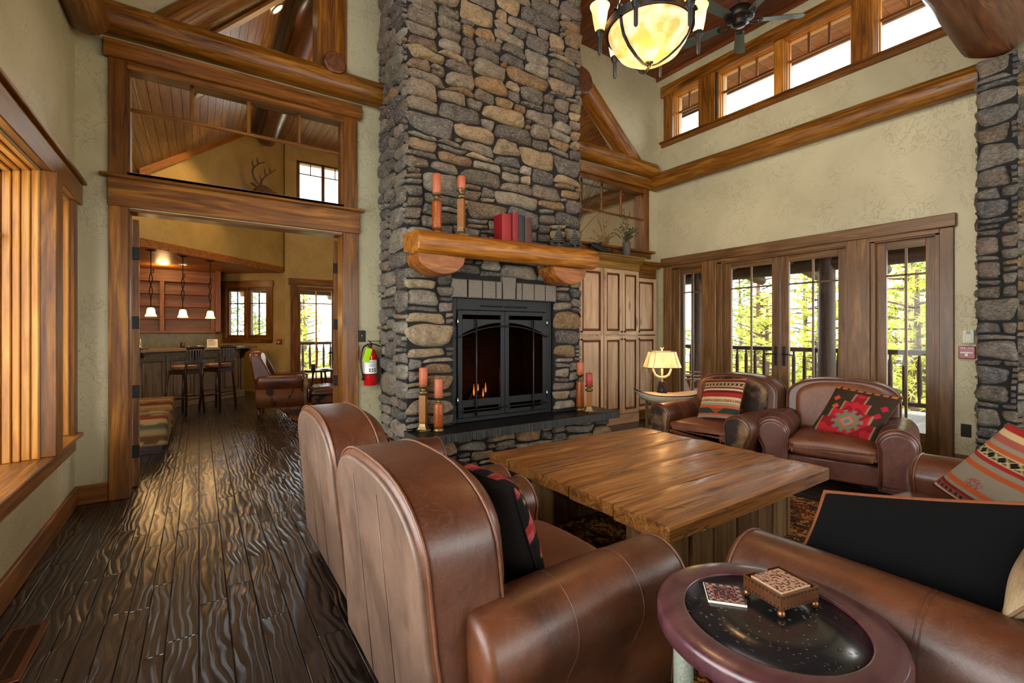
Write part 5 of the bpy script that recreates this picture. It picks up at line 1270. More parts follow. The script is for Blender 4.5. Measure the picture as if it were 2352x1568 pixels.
for i in range(28):
    for j in range(28):
        x0, y0 = -.049 + i * .0035, -.049 + j * .0035
        di, dj = abs(i - 13.5), abs(j - 13.5); e = max(di, dj)
        cc = S('b08a80') if (8.5 < e < 13 and ((i // 3 + j // 3) % 2 == 0)) else (S('2c2830') if noise.noise(Vector((i * .5, j * .5, 7))) > -.05 else S('a5584e'))
        if e > 13: cc = S('3a3234')
        q.add([(x0, y0, .0073), (x0 + .0035, y0, .0073), (x0 + .0035, y0 + .0035, .0073), (x0, y0 + .0035, .0073)], [[0, 1, 2, 3]], None, 0, cc)
tag(q.obj('tile_coaster', W['shell']), 'square printed tile coaster lying flat on the dark metal tabletop', 'coaster')

# ================================================================ boat table with lamp
bt = thing('boat_table', 'small boat shaped tray table in the corner holding the lamp', 'side table', (4.64, 3.50, 0)); BM = Matrix.Translation((4.64, 3.50, .525)) @ Matrix.Rotation(math.radians(-32), 4, 'Z')
q = MB(); q.M = BM; rs = []
def bw(u): return .185 * (max(0, 1 - abs(u) ** 2.2)) ** .75 + .006
NU = 24
def hull(z, sc_, zlift):
    top = [( .42 * u * sc_, bw(u) * sc_, z + zlift * abs(u) ** 3) for u in [lerp(-1, 1, i / NU) for i in range(NU + 1)]]
    bot = [(p[0], -p[1], p[2]) for p in top[::-1][1:-1]]
    return top + bot
q.rings([hull(.0, .80, .03), hull(.03, .90, .045), hull(.07, .99, .06), hull(.085, 1.0, .06)][::1], None, cap=True)
q.obj('hull', W['tarp'], bt)
q = MB(); q.M = BM; q.rings([hull(.028, .84, .03), hull(.06, .95, .05), hull(.086, .985, .06)], None, cap=False); q.obj('inside', W['boatin'], bt)
q = MB(); q.M = BM; q.add(hull(.030, .86, .03), [list(range(NU * 2))][0:1], None, None, None) ; q.obj('bottom_board', W['boatin'], bt)
q = MB(); q.M = BM; q.tube(hull(.086, 1.0, .06), .007, 6, closed=True); q.tube([(-.43, 0, .16), (-.39, 0, .15)], .01); q.tube([(.43, 0, .16), (.39, 0, .15)], .01); q.obj('gunwale', W['darkwood'], bt)
for sx in (-.24, .24):
    for sy in (-.1, .1): q = MB(); q.M = BM; q.box((sx - .016, sy - .016, -.525), (sx + .016, sy + .016, .01), ax=2); q.obj('leg', W['bar'], bt)
q = MB(); q.M = BM; q.box((-.24, -.11, -.32), (.24, .11, -.30), ax=0); q.obj('lower_shelf', W['trim'], bt)
lx, ly, lz = 4.55, 3.54, .559
lp = thing('table_lamp', 'lit antler lamp with pine cone base and amber parchment shade', 'table lamp', (lx, ly, lz))
q = MB(); q.lathe([(.055, 0), (.06, .01), (.05, .02)], 20, (lx, ly, lz)); q.obj('base', W['darkwood'], lp)
q = MB()
for k in range(13):
    z = .02 + k * .0155; rr = .052 * (1 - (k / 13) ** 2 * .55)
    for j in range(9):
        a = 2 * PI * (j + .5 * (k % 2)) / 9; p = Vector((lx + rr * math.cos(a), ly + rr * math.sin(a), lz + z)); q.ball(p, (.016, .016, .007), 6, 4)
q.lathe([(.035, .01), (.04, .1), (.02, .22)], 10, (lx, ly, lz)); q.obj('pine_cone', W['darkwood'], lp)
q = MB(); q.tube([(lx, ly, lz + .2), (lx + .003, ly, lz + .3), (lx, ly, lz + .42)], .011, 8)
AU = Vector((.8281, -.5606, 0)); P0 = Vector((lx, ly, lz))
q.tube([P0 + AU * x + Vector((0, 0, z)) for x, z in [(-.115, .42), (-.105, .34), (-.08, .285), (-.04, .262), (0, .258), (.04, .262), (.08, .285), (.105, .34), (.115, .42)]], [.009, .012, .014, .015, .016, .015, .014, .012, .009], 8)
q.obj('antler_stem', W['antler'], lp)
def shadep(hx, hy, z): return [P0 + AU * (hx * a) + Vector((.5606, .8281, 0)) * (hy * b_) + Vector((0, 0, z)) for a, b_ in ((-1, -.6), (-.7, -1), (.7, -1), (1, -.6), (1, .6), (.7, 1), (-.7, 1), (-1, .6))]
q = MB(); q.rings([shadep(.205, .14, .375), shadep(.19, .13, .42), shadep(.165, .112, .50), shadep(.148, .10, .565)], None, cap=False, smooth=False); q.obj('lamp_shade', W['shade'], lp)
q = MB(); q.tube(shadep(.206, .141, .375), .004, 5, closed=True); q.tube(shadep(.149, .101, .566), .004, 5, closed=True)
b0, b1 = shadep(.207, .142, .375), shadep(.150, .102, .566)
for k in range(8): q.tube([b0[k], b1[k]], .0025, 4)
q.obj('shade_binding', W['darkwood'], lp)
q = MB(); q.tube([P0 + Vector((0, 0, .56)), P0 + Vector((0, 0, .60))], .006); q.tube([P0 + Vector((0, 0, .59)), P0 + AU * .02 + Vector((0, 0, .615))], .005); q.tube([P0 + Vector((0, 0, .59)), P0 - AU * .02 + Vector((0, 0, .615))], .005); q.obj('finial', W['antler'], lp)
q = MB(); q.ball(P0 + Vector((0, 0, .46)), .028, 12, 8); q.obj('bulb', W['bulb'], lp)
point('lamp_light', (lx, ly, lz + .56), 9, WARM, .06)
point('lamp_light_down', (lx, ly, lz + .40), 6, WARM, .05)
# ================================================================ chandelier
hx, hy, hz = 2.50, 2.05, 3.375; H0 = Vector((hx, hy, 0))
chn = thing('chandelier', 'black iron chandelier with glowing amber bowl and upturned tulip glasses', 'chandelier', (hx, hy, 3.140))
q = MB(); prof = [(.012, 3.155), (.06, 3.158), (.13, 3.185), (.20, 3.230), (.235, 3.285), (.262, 3.340), (.27, 3.375), (.262, 3.375), (.24, 3.290), (.12, 3.190), (.01, 3.165)]
q.lathe([(r, z) for r, z in prof], 48, H0); q.obj('bowl', W['bowlglass'], chn)
q = MB(); q.lathe([(.274, 3.365), (.288, 3.365), (.288, 3.415), (.274, 3.415), (.274, 3.365)], 64, H0, smooth=False)
q.obj('ring', W['iron'], chn)
q = MB(); q.lathe([(.0, 3.125), (.012, 3.128), (.016, 3.140), (.010, 3.147), (.014, 3.152), (.035, 3.158), (.038, 3.164), (.01, 3.170)], 20, H0); q.obj('finial', W['iron'], chn)
PH = 34.12
def cdir(a): a = math.radians(a); return Vector((.8281 * math.cos(a) + .5606 * math.sin(a), -.5606 * math.cos(a) + .8281 * math.sin(a), 0))
for a in (90, 215, 325):
    d = cdir(a); q = MB(); P = [H0 + d * r + Vector((0, 0, z - .008)) for r, z in [(.278, 3.370), (.27, 3.320), (.25, 3.265), (.20, 3.210), (.13, 3.167), (.06, 3.140), (.02, 3.140)]]
    s_ = d.cross(Vector((0, 0, 1))) * .012; V = []
    for p in P: V += [p - s_, p + s_]
    n = len(P); q.add(V, [[2 * i, 2 * i + 1, 2 * i + 3, 2 * i + 2] for i in range(n - 1)]); q.tube(catmull(P, 3), .006, 5)
    q.box(tuple(P[0] - Vector((.014, .014, .0))), tuple(P[0] + Vector((.014, .014, .07)))); q.obj('strap', W['iron'], chn)
for a in (0, 60, 120, 180, 240, 300):
    d = cdir(a); c = H0 + d * .33; z0 = 3.222
    q = MB(); q.tube([H0 + d * .30 + Vector((0, 0, 3.385 - .02)), c + Vector((0, 0, 3.365))], .007, 6); q.lathe([(.004, z0 - .012), (.010, z0 - .006), (.010, z0), (.013, z0 + .002), (.013, z0 + .10), (.02, z0 + .11), (.03, z0 + .13), (.028, z0 + .145)], 14, c); ar = q.obj('lamp_arm', W['iron'], chn)
    q = MB(); z1 = z0 + .14; q.lathe([(.022, z1), (.034, z1 + .02), (.045, z1 + .08), (.053, z1 + .14), (.066, z1 + .175), (.062, z1 + .175), (.05, z1 + .14), (.03, z1 + .03)], 24, c, cap=False); q.obj('tulip_glass', W['cupglass'], ar)
    q = MB(); q.ball(c + Vector((0, 0, z1 + .08)), .018, 8, 6); q.obj('bulb', W['bulb'], ar)
q = MB()
for a in (90, 210, 330):
    d = cdir(a + 0); q.tube([H0 + d * .30 + Vector((0, 0, 3.410)), H0 + d * .03 + Vector((0, 0, 4.05))], .006, 6)
    for k in range(14): t_ = k / 14; q.tube([H0 + d * lerp(.30, .03, t_) + Vector((0, 0, lerp(3.410, 4.05, t_))), H0 + d * lerp(.30, .03, t_ + .04) + Vector((0, 0, lerp(3.410, 4.05, t_ + .04)))], .010, 6)
q.lathe([(.01, 4.02), (.05, 4.04), (.05, 4.08), (.012, 4.10)], 16, H0); q.tube([H0 + Vector((0, 0, 4.08)), H0 + Vector((0, 0, 5.42))], .010, 8); q.lathe([(.07, 5.40), (.075, 5.45)], 20, H0)
q.obj('hanging_rod', W['iron'], chn)
point('chandelier_light', (hx, hy, 3.5), 60, WARM, .2)
point('chandelier_light_low', (hx, hy, 2.98), 22, WARM, .15)

# ceiling fan
fx, fy, fz = 4.94, 2.81, 4.80; F0 = Vector((fx, fy, 0))
fan = thing('ceiling_fan', 'grey green five bladed ceiling fan under the plank ceiling', 'ceiling fan', (fx, fy, 4.7))
q = MB(); q.lathe([(.02, fz - .075), (.06, fz - .07), (.075, fz - .045), (.075, fz - .02), (.13, fz - .01), (.15, fz + .02), (.14, fz + .09), (.09, fz + .13), (.03, fz + .15)], 28, F0); q.obj('motor', W['brown_plate'], fan)
q = MB(); q.tube([F0 + Vector((0, 0, fz + .13)), F0 + Vector((0, 0, 5.43))], .014, 8); q.lathe([(.06, 5.38), (.07, 5.45)], 20, F0); q.obj('down_rod', W['brown_plate'], fan)
for k in range(5):
    a = math.radians(-102 + k * 72 - 12); d = Vector((math.cos(a), math.sin(a), 0)); s_ = Vector((-d.y, d.x, 0)); up = Vector((0, 0, 1))
    def BP(r, w_, h): return F0 + d * r + s_ * w_ + up * (fz - .02 + h + w_ * .2)
    q = MB(); V = [BP(.20, -.045, 0), BP(.20, .045, 0), BP(.62, .062, 0), BP(.66, .03, 0), BP(.66, -.03, 0), BP(.62, -.062, 0)]; V2 = [v + up * .007 for v in V]; n = 6
    q.add(V + V2, [list(range(n))[::-1], [n + i for i in range(n)]] + [[i, (i + 1) % n, n + (i + 1) % n, n + i] for i in range(n)]); bl = q.obj('blade', W['fanblade'], fan)
    q = MB()
    for sg in (-1, 1): q.tube(catmull([BP(.10, 0, -.01), BP(.14, .03 * sg, -.02), BP(.19, .04 * sg, -.012), BP(.235, .012 * sg, -.008), BP(.20, .0, -.008)], 4), .006, 5)
    q.obj('blade_bracket', W['iron'], bl)

# ================================================================ things on the cupboard top
fsh = thing('fish_figurine', 'dark bronze trout figurine on top of the tall cupboard', 'figurine', (4.72, 4.74, 2.475))
q = MB(); n = 16; rs = []
for i in range(20):
    u = i / 19; x = 4.55 + .40 * u; hh = .055 * math.sin(PI * min(1, u * 1.08 + .03)) ** .7 * (1 - .35 * u) + .008; ww = hh * .45; zc = 2.565 + .02 * math.sin(u * 5 + 1) - .03 * u
    rs.append([(x, 4.74 + ww * math.cos(2 * PI * k / n) + .01 * math.sin(u * 6), zc + hh * math.sin(2 * PI * k / n)) for k in range(n)])
q.rings(rs); q.obj('body', W['fish'], fsh)
q = MB(); q.prism([(4.93, 2.525), (4.99, 2.575), (4.985, 2.53), (5.0, 2.475), (4.94, 2.51)], 1, 4.735, 4.745); q.obj('tail_fin', W['fish'], fsh)
q = MB(); q.prism([(4.68, 2.615), (4.74, 2.645), (4.79, 2.61)], 1, 4.738, 4.745); q.prism([(4.70, 2.51), (4.73, 2.478), (4.76, 2.515)], 1, 4.738, 4.745); q.obj('fin', W['fish'], fsh)
q = MB(); q.box((4.64, 4.70, 2.475), (4.80, 4.78, 2.49), bev=.006); q.tube([(4.72, 4.74, 2.48), (4.72, 4.74, 2.53)], .006); q.obj('stand', W['fish'], fsh)
vx, vy = 5.27, 4.74
vs_ = thing('vase', 'grey bark vase in front of the right transom window', 'vase', (vx, vy, 2.475)); q = MB(); q.lathe([(.045, 2.475), (.055, 2.50), (.058, 2.60), (.06, 2.66), (.066, 2.68), (.055, 2.68), (.045, 2.60)], 20, (vx, vy, 0)); q.obj('body', W['vase'], vs_)
eu = thing('eucalyptus_branches', 'dried grey green eucalyptus branches standing in the bark vase', 'branches', (vx, vy, 2.62)); rr_ = random.Random(4)
q = MB(); qs = MB()
for k in range(26):
    a = rr_.uniform(0, 2 * PI); sp = rr_.uniform(.05, .34); tip = Vector((vx - .04 + sp * math.cos(a), vy + sp * .35 * math.sin(a) - .02, 2.75 + rr_.uniform(.02, .18) + (.26 if sp < .12 else 0)))
    P = catmull([(vx, vy, 2.62), (lerp(vx, tip.x, .4), lerp(vy, tip.y, .4), lerp(2.66, tip.z, .6)), tip], 4); qs.tube(P, .0022, 4)
    for j in range(9):
        p = P[min(len(P) - 1, 2 + j * (len(P) - 3) // 8)] + Vector([rr_.uniform(-.015, .015) for _ in range(3)]); r = rr_.uniform(.009, .017)
        nv = Vector([rr_.uniform(-1, 1) for _ in range(3)]).normalized(); u_ = nv.orthogonal().normalized() * r; v_ = nv.cross(u_)
        q.add([p + u_, p + u_ * .5 + v_, p - u_ * .5 + v_, p - u_, p - u_ * .5 - v_, p + u_ * .5 - v_], [[0, 1, 2, 3, 4, 5]])
qs.obj('stem', W['twig'], eu); q.obj('leaf_spray', W['leafgrey'], eu)
tw = thing('twig_arrangement', 'bare dark twigs with a leafy spray beside the right edge of the chimney', 'branches', (4.25, 4.74, 2.475))
q = MB(); q.lathe([(.05, 2.475), (.06, 2.56), (.04, 2.66)], 16, (4.25, 4.74, 0)); q.obj('pot', W['vase'], tw)
q = MB(); q2 = MB()
for k in range(12):
    tip = Vector((4.30 + rr_.uniform(0, .62), 4.72 + rr_.uniform(-.04, .02), 2.95 + rr_.uniform(0, .75))); mid = Vector((lerp(4.25, tip.x, .45) + rr_.uniform(-.05, .05), 4.73, lerp(2.66, tip.z, .55))); P = catmull([(4.25, 4.74, 2.6), mid, tip], 5); q.tube(P, [lerp(.004, .001, i / (len(P) - 1)) for i in range(len(P))], 4)
    b0 = P[7]; q.tube([b0, b0 + Vector((rr_.uniform(-.12, .18), 0, rr_.uniform(.05, .15)))], .0012, 4)
    if k < 5:
        for j in range(16):
            p = tip + Vector((rr_.uniform(-.22, .06), rr_.uniform(-.03, .02), -.55 + rr_.uniform(-.05, .05) + .25)) ; p = Vector((4.45 + rr_.uniform(0, .28), 4.71, 3.18 + rr_.uniform(-.04, .04) + (p.x - 4.4) * .1)); r = .013
            nv = Vector([rr_.uniform(-1, 1) for _ in range(3)]).normalized(); u_ = nv.orthogonal().normalized() * r; v_ = nv.cross(u_) * .5; q2.add([p + u_, p + v_, p - u_, p - v_], [[0, 1, 2, 3]])
q.tube(catmull([(4.25, 4.74, 2.6), (4.3, 4.72, 2.95), (4.5, 4.71, 3.18), (4.74, 4.71, 3.24)], 5), .003, 4)
q.obj('twig', W['twig'], tw); q2.obj('leaf_spray', W['leafgrey'], tw)

# ================================================================ lounge furniture
# bar, front turned 45 degrees
BO = Vector((.78, 11.32, 0)); BU = Vector((-.7071, -.7071, 0)) ; BU = Vector((-.735, -.678, 0)).normalized(); BN = Vector((BU.y, -BU.x, 0)) * 1
BN = Vector((.678, -.735, 0)).normalized()
BMx = Matrix(((BU.x, BN.x, 0, BO.x), (BU.y, BN.y, 0, BO.y), (0, 0, 1, 0), (0, 0, 0, 1)))   # x along front going left, y out to the room
bar = thing('bar_counter', 'panelled wooden bar with a speckled granite top across the lounge', 'bar', (BO.x, BO.y, 0))
q = MB(); q.M = BMx; q.box((0, -.5, .0), (2.6, 0, 1.0), ax=2); q.box((-.02, .0, 0), (2.6, .02, .14), ax=0); q.box((0, 0, .93), (2.6, .02, 1.0), ax=0)
for s_ in (0, .55, 1.10, 1.65, 2.2): q.box((s_ - .0, 0, .14), (s_ + .07, .022, .93), ax=2)
q.obj('body', W['bar'], bar)
for s_ in (.11, .66, 1.21, 1.76):
    q = MB(); q.M = BMx; q.box((s_, .0, .18), (s_ + .42, .012, .89), ax=2, bev=.006); q.box((s_ + .05, .0, .23), (s_ + .37, .022, .84), ax=2, bev=.012); q.obj('panel', W['bar'], bar)
    q = MB(); q.M = BMx
    for a_, b_ in (((s_ + .04, .22), (s_ + .38, .22)), ((s_ + .38, .22), (s_ + .38, .85)), ((s_ + .38, .85), (s_ + .04, .85)), ((s_ + .04, .85), (s_ + .04, .22))): q.tube([(a_[0], .013, a_[1]), (b_[0], .013, b_[1])], .008, 5)
    q.obj('glazed_moulding', W['alderdark'], bar)
q = MB(); q.M = BMx; q.prism([(2.6, -.55), (2.6, .27), (.0, .27), (-.14, .22), (-.24, .10), (-.27, -.1), (-.22, -.35), (-.05, -.6)], 2, 1.02, 1.06); q.obj('countertop', W['granite'], bar)
for s_ in (.03, 1.13, 2.23): q = MB(); q.M = BMx; q.prism([(.0, 1.02), (.22, 1.02), (.22, .98), (.10, .93), (.03, .82), (0, .80)], 0, s_, s_ + .06); q.obj('bracket', W['darkwood'], bar)
sh = thing('bar_shelf_cabinet', 'open wooden wall shelves hanging behind the bar', 'shelf', (-.5, 12.6, 1.36)); y0, y1 = 12.45, 12.74
q = MB(); q.box((-1.56, 12.72, 1.36), (.30, 12.745, 2.70), ax=0); q.box((-1.58, y0, 1.34), (.32, y1, 1.38), ax=0); q.box((-1.58, y0 - .02, 2.45), (.32, y1, 2.70), ax=0)
for x in (-1.56, -.66, .26): q.box((x - .04, y0, 1.38), (x + .04, y1, 2.45), ax=2)
q.box((.30, 12.10, 1.36), (.40, 12.74, 2.70), ax=2)
q.obj('case', W['shelf'], sh)
for z in (1.64, 1.91, 2.18):
    for a, b_ in ((-1.52, -.70), (-.62, .22)): q = MB(); q.box((a, y0 + .02, z), (b_, y1 - .02, z + .02), ax=0); q.obj('shelf_board', W['shelf'], sh)
q = MB(); q.box((-1.6, 12.725, .9), (.32, 12.75, 1.34)); tag(q.obj('backsplash', W['mossgranite']), 'green and gold granite splashback on the wall behind the bar', 'splashback')
q = MB(); q.box((-1.6, 12.2, 0), (.30, 12.74, .88), ax=2); q.box((-1.6, 12.17, .88), (.32, 12.74, .92), ax=0); tag(q.obj('back_counter', W['bar']), 'low counter along the wall behind the bar', 'counter')
# phone, mug, notice on the bar
def onbar(s_, o_, z=1.06): p = BMx @ Vector((s_, o_, 0)); return (p.x, p.y, z)
p = onbar(2.13, .0); ph = thing('cordless_phone', 'silver cordless phone standing in its black cradle on the bar', 'phone', p)
q = MB(); q.M = Matrix.Translation(p) @ Matrix.Rotation(-.8, 4, 'Z'); q.prism([(-.07, 0), (.07, 0), (.07, .02), (-.02, .035), (-.07, .03)], 1, -.05, .05); q.obj('cradle', W['black'], ph)
q = MB(); q.M = Matrix.Translation(p) @ Matrix.Rotation(-.8, 4, 'Z') @ Matrix.Rotation(-.25, 4, 'Y'); q.box((-.035, -.025, .03), (-.01, .025, .19), bev=.008); q.obj('handset', W['chrome'], ph)
p = onbar(1.22, -.2); q = MB(); q.lathe([(.036, 0), (.038, .005), (.038, .10), (.034, .10), (.034, .01)], 20, p); tag(q.obj('cup', W['black']), 'black cup standing on the bar top', 'cup')
p = onbar(.62, -.15); ns = thing('notice_card', 'white printed notice standing on the right half of the bar', 'sign', p); NM = Matrix.Translation(p) @ Matrix.Rotation(math.atan2(-.56, .83), 4, 'Z')
q = MB(); q.M = NM; q.box((-.105, -.002, 0), (.105, .002, .15), bev=0); q.box((-.105, -.03, 0), (.105, .03, .003)); q.obj('card', W['paper'], ns)
q = MB(); q.M = NM; q.box((-.085, -.003, .118), (.03, -.002, .132), bev=0)
for k in range(8): q.box((-.085, -.0028, .102 - k * .011), (.085 - (k % 3) * .02, -.002, .106 - k * .011), bev=0)
q.obj('printed_line', W['black'], ns)

# pendants
def pendant(x, y, label):
    t = thing('pendant_light', label, 'pendant lamp', (x, y, 1.6), 0, 'pendant lamps over the bar'); c = (x, y, 0)
    q = MB(); q.lathe([(.075, 2.70), (.075, 2.685), (.02, 2.67)], 20, c); q.tube([(x, y, 2.68), (x, y, 2.30)], .007, 6)
    for ph in (0, PI): q.tube(catmull([(x + .006, y, 2.36)] + [(x + .026 * math.sin(k * .75 + ph) * AU.x, y + .026 * math.sin(k * .75 + ph) * AU.y, 2.32 - k * .048) for k in range(9)] + [(x, y, 1.86)], 3), .008, 6)
    q.tube(catmull([(x, y, 2.35), (x + .03, y - .02, 2.38), (x + .035, y - .02, 2.33), (x + .01, y, 2.32)], 4), .006, 5); q.tube([(x, y, 1.88), (x, y, 1.76)], .008, 6); q.lathe([(.02, 1.74), (.02, 1.77)], 12, c); q.obj('twisted_stem', W['iron'], t)
    q = MB(); q.lathe([(.022, 1.755), (.045, 1.745), (.055, 1.71), (.06, 1.66), (.080, 1.615), (.076, 1.612), (.052, 1.66), (.04, 1.74)], 24, c, cap=False); q.obj('glass_shade', W['pendglass'], t)
    point('pendant_lamp_light', (x, y, 1.58), 9, WARM, .05)
pendant(-.65, 9.55, 'twisted iron pendant lamp, leftmost of the three over the bar')
pendant(-.235, 9.99, 'twisted iron pendant lamp, middle one of the three over the bar')
pendant(.176, 10.37, 'twisted iron pendant lamp, rightmost of the three over the bar')
# recessed lamps
def can(name, loc, nrm, label, lit=True, r=.075):
    t = thing(name, label, 'ceiling light', loc); q = MB(); q.lathe([(r, 0), (r + .018, -.004), (r + .02, .006), (r, .012)], 24, loc, axis=nrm, cap=False); q.obj('trim_ring', W['white'], t)
    q = MB(); q.lathe([(.001, 0), (r, .001)], 24, loc, axis=nrm, cap=False); q.obj('lens', W['can'] if lit else W['white'], t)
can('recessed_light', (.815, 6.46, 5.415), (.7, 0, -.7), 'lit recessed spotlight in the lounge ceiling seen above the long log beam')
can('recessed_light', (.80, 9.35, 5.405), (.7, 0, -.7), 'lit recessed spotlight far along the lounge ceiling seen through the transom', r=.06)
can('ceiling_speaker', (.035, 7.66, 4.645), (.7, 0, -.7), 'round white unlit ceiling speaker in the sloped lounge ceiling', False, .10)
for x, y, l_ in ((-1.0, 10.6, 'round white ceiling disc above the bar at the left'), (-.25, 11.2, 'small recessed light in the wooden bar ceiling')): can('recessed_light', (x, y, 2.695), (0, 0, -1), l_, True, .06)
point('lounge_spot', (.9, 6.46, 5.3), 200, WARM, .06, 70, (-.1, 6.6, 3.0)); point('lounge_spot', (.9, 9.2, 5.3), 170, WARM, .06, 70, (-.2, 9.2, 3.0))
point('lounge_fill', (2.6, 7.6, 4.2), 95, (1, .58, .24), .5)
point('bar_shelf_light', (-.6, 11.6, 2.6), 14, WARM, .1)
# deer head on the diagonal wall
dh = thing('deer_head', 'mounted deer head with branching antlers on the lounge wall', 'mounted deer head', (1.02, 10.80, 4.1)); D0 = Vector((.86, 10.62, 4.08)); fw = Vector((.80, -.50, 0)).normalized(); up = Vector((0, 0, 1)); sd = fw.cross(up)
q = MB(); P = [D0 - fw * .10 - up * .28, D0 + fw * .02 - up * .14, D0 + fw * .11 + up * .02, D0 + fw * .19 + up * .13, D0 + fw * .28 + up * .135, D0 + fw * .40 + up * .08, D0 + fw * .50 + up * .03, D0 + fw * .53 + up * .018]; P = catmull(P, 4)
rad = [.18, .165, .15, .14, .13, .12, .11, .105, .10, .098, .095, .092, .09, .09, .088, .085, .078, .07, .062, .056, .05, .046, .042, .04, .038, .036, .032, .026, .015]
q.tube(P, rad[:len(P)], 16); q.obj('head', W['deerfur'], dh)
q = MB(); q.ball(D0 + fw * .535 + up * .025, .022, 10, 7)
for s_ in (-1, 1): q.ball(D0 + fw * .30 + up * .165 + sd * .055 * s_, .013, 8, 6)
q.obj('nose_and_eye', W['black'], dh)
for s_ in (-1, 1):
    q = MB(); b0 = D0 + fw * .16 + up * .16 + sd * .06 * s_; q.tube([b0, b0 - fw * .05 + sd * .06 * s_ + up * .05, b0 - fw * .10 + sd * .09 * s_ + up * .07], [.02, .035, .004], 8); q.obj('ear', W['deerfur'], dh)
    q = MB(); b0 = D0 + fw * .20 + up * .20 + sd * .03 * s_
    mn = catmull([b0, b0 - fw * .06 + up * .12 + sd * .10 * s_, b0 - fw * .04 + up * .26 + sd * .20 * s_, b0 + fw * .08 + up * .36 + sd * .22 * s_, b0 + fw * .20 + up * .42 + sd * .18 * s_], 4); q.tube(mn, [lerp(.026, .008, i / (len(mn) - 1)) for i in range(len(mn))], 8)
    for k, h_ in ((5, .15), (9, .17), (12, .13)): q.tube([mn[k], mn[k] + up * h_ * .6 - fw * .03, mn[k] + up * h_ - fw * .02], [.018, .013, .005], 6)
    q.obj('antler', W['darkantler'], dh)
# bar stools
def stool():
    t = thing('bar_stool', '', 'bar stool', (0, 0, 0), 0, 'bar stools at the lounge bar')
    q = MB(); q.ext([(.19 * math.cos(a) , .19 * math.sin(a)) for a in [2 * PI * k / 24 for k in range(24)]], lambda p, q_, w_: (p, q_, w_), .73, .80, r=.025, k=3); q.obj('seat', W['seat'], t, local=True)
    for sx, sy in ((1, 1), (1, -1), (-1, 1), (-1, -1)):
        q = MB(); top = (-.20, sy * .17, 1.10) if sx < 0 else (.13, sy * .14, .73)
        q.tube([(sx * .20, sy * .19, 0), (sx * .155, sy * .155, .70)] + ([(-.17, sy * .16, .80), top] if sx < 0 else []), [.018, .019] + ([.018, .015] if sx < 0 else []), 8); q.obj('leg', W['darkwood'], t, local=True)
    q = MB(); q.box((-.16, -.15, .66), (.16, .15, .725)); q.obj('seat_frame', W['darkwood'], t, local=True)
    for p0, p1 in (((.19, -.19, .22), (.19, .19, .22)), ((-.19, -.19, .30), (.19, -.19, .24)), ((-.19, .19, .30), (.19, .19, .24)), ((-.18, -.18, .25), (-.18, .18, .25))):
        q = MB(); q.tube([p0, p1], .011, 6); q.obj('stretcher', W['darkwood'], t, local=True)
    q = MB(); rl = [(-.20, -.18, 1.09), (-.225, 0, 1.10), (-.20, .18, 1.09)]
    q.tube(catmull(rl, 4), .026, 8); q.tube(catmull([(a, b_, .84) for a, b_, c in rl], 4), .012, 6)
    for k in range(5): yy = lerp(-.11, .11, k / 4); q.box((-.215 + abs(yy) * .08, yy - .012, .84), (-.203 + abs(yy) * .08, yy + .012, 1.09), ax=2)
    q.obj('backrest', W['darkwood'], t, local=True); return t
s1 = stool(); s1.location = (-.20, 9.42, 0); s1.rotation_euler = (0, 0, math.radians(140)); s1['label'] = 'dark wooden bar stool with slatted back, left of the two at the bar'
dup(s1, (.28, 9.72, 0), math.radians(138), 'dark wooden bar stool with slatted back, right of the two at the bar')
# wing chairs, ottoman, table
def wing(label, loc, rz, mat2='cowspot'):
    t = thing('wing_chair', label, 'armchair', loc, rz)
    q = MB(); q.ext([(-.365, .16), (.365, .16), (.365, .45), (-.365, .45)], lambda p, q_, w_: (w_, p, q_), .0, .74, r=.03); q.obj('seat_frame', W[mat2], t, local=True)
    q = MB(); pr = [(-.30, .36)] + [(-.34, .8), (-.33, .95), (-.24, 1.02), (0, 1.04), (.24, 1.02), (.33, .95), (.34, .8), (.30, .36)]; q.ext(pr, lambda p, q_, w_: (w_ - .16 * (q_ - .36), p, q_), .0, .17, r=.05, k=4); q.obj('backrest', W['wing'], t, local=True)
    q = MB(); q.ext([(-.27, .38), (.27, .38), (.28, .45), (.22, .50), (-.22, .50), (-.28, .45)], lambda p, q_, w_: (w_, p, q_), .14, .74, r=.05, k=4); q.obj('seat_cushion', W['wing'], t, local=True)
    for s_ in (1, -1):
        q = MB(); q.ext([(s_ * p, z) for p, z in [(.27, .43), (.27, .58), (.275, .64), (.31, .665), (.37, .66), (.40, .62), (.385, .55), (.35, .43)]], lambda p, q_, w_: (w_, p, q_), .03, .68, r=.03); q.obj('arm', W['wing'], t, local=True)
        q = MB(); q.ext([(-.02, .60), (.24, .62), (.16, .80), (.06, .98), (-.07, 1.0), (-.06, .8)], lambda p, q_, w_: (p, w_, q_), s_ * .28, s_ * .36, r=.03, k=3); q.obj('wing_side', W['wing'], t, local=True)
        q = MB(); q.ext([(s_ * p, z) for p, z in [(.28, .36), (.35, .17), (.37, .17), (.385, .60), (.30, .63)]], lambda p, q_, w_: (w_, p, q_), .69, .73, r=.01, k=2); q.obj('arm_front', W['hidelight'], t, local=True)
    for a, b_ in ((.04, .3), (.04, -.3), (.68, .3), (.68, -.3)): q = MB(); q.lathe([(.018, 0), (.022, .03), (.032, .17)], 10, (a, b_, 0)); q.obj('leg', W['redwood'], t, local=True)
    return t
wing('leather wing chair with spotted hide base beside the ottoman in the lounge', (.80, 8.55, 0), math.radians(-12))
wing('buttoned leather wing chair half hidden behind the open right door leaf', (2.98, 9.55, 0), math.radians(190))
ot = thing('ottoman', 'low leather topped ottoman with spotted hide sides and turned feet', 'ottoman', (1.82, 8.38, 0), math.radians(-10))
q = MB(); q.box((-.25, -.28, .16), (.25, .28, .30), bev=.02); q.obj('base', W['cowspot'], ot, local=True)
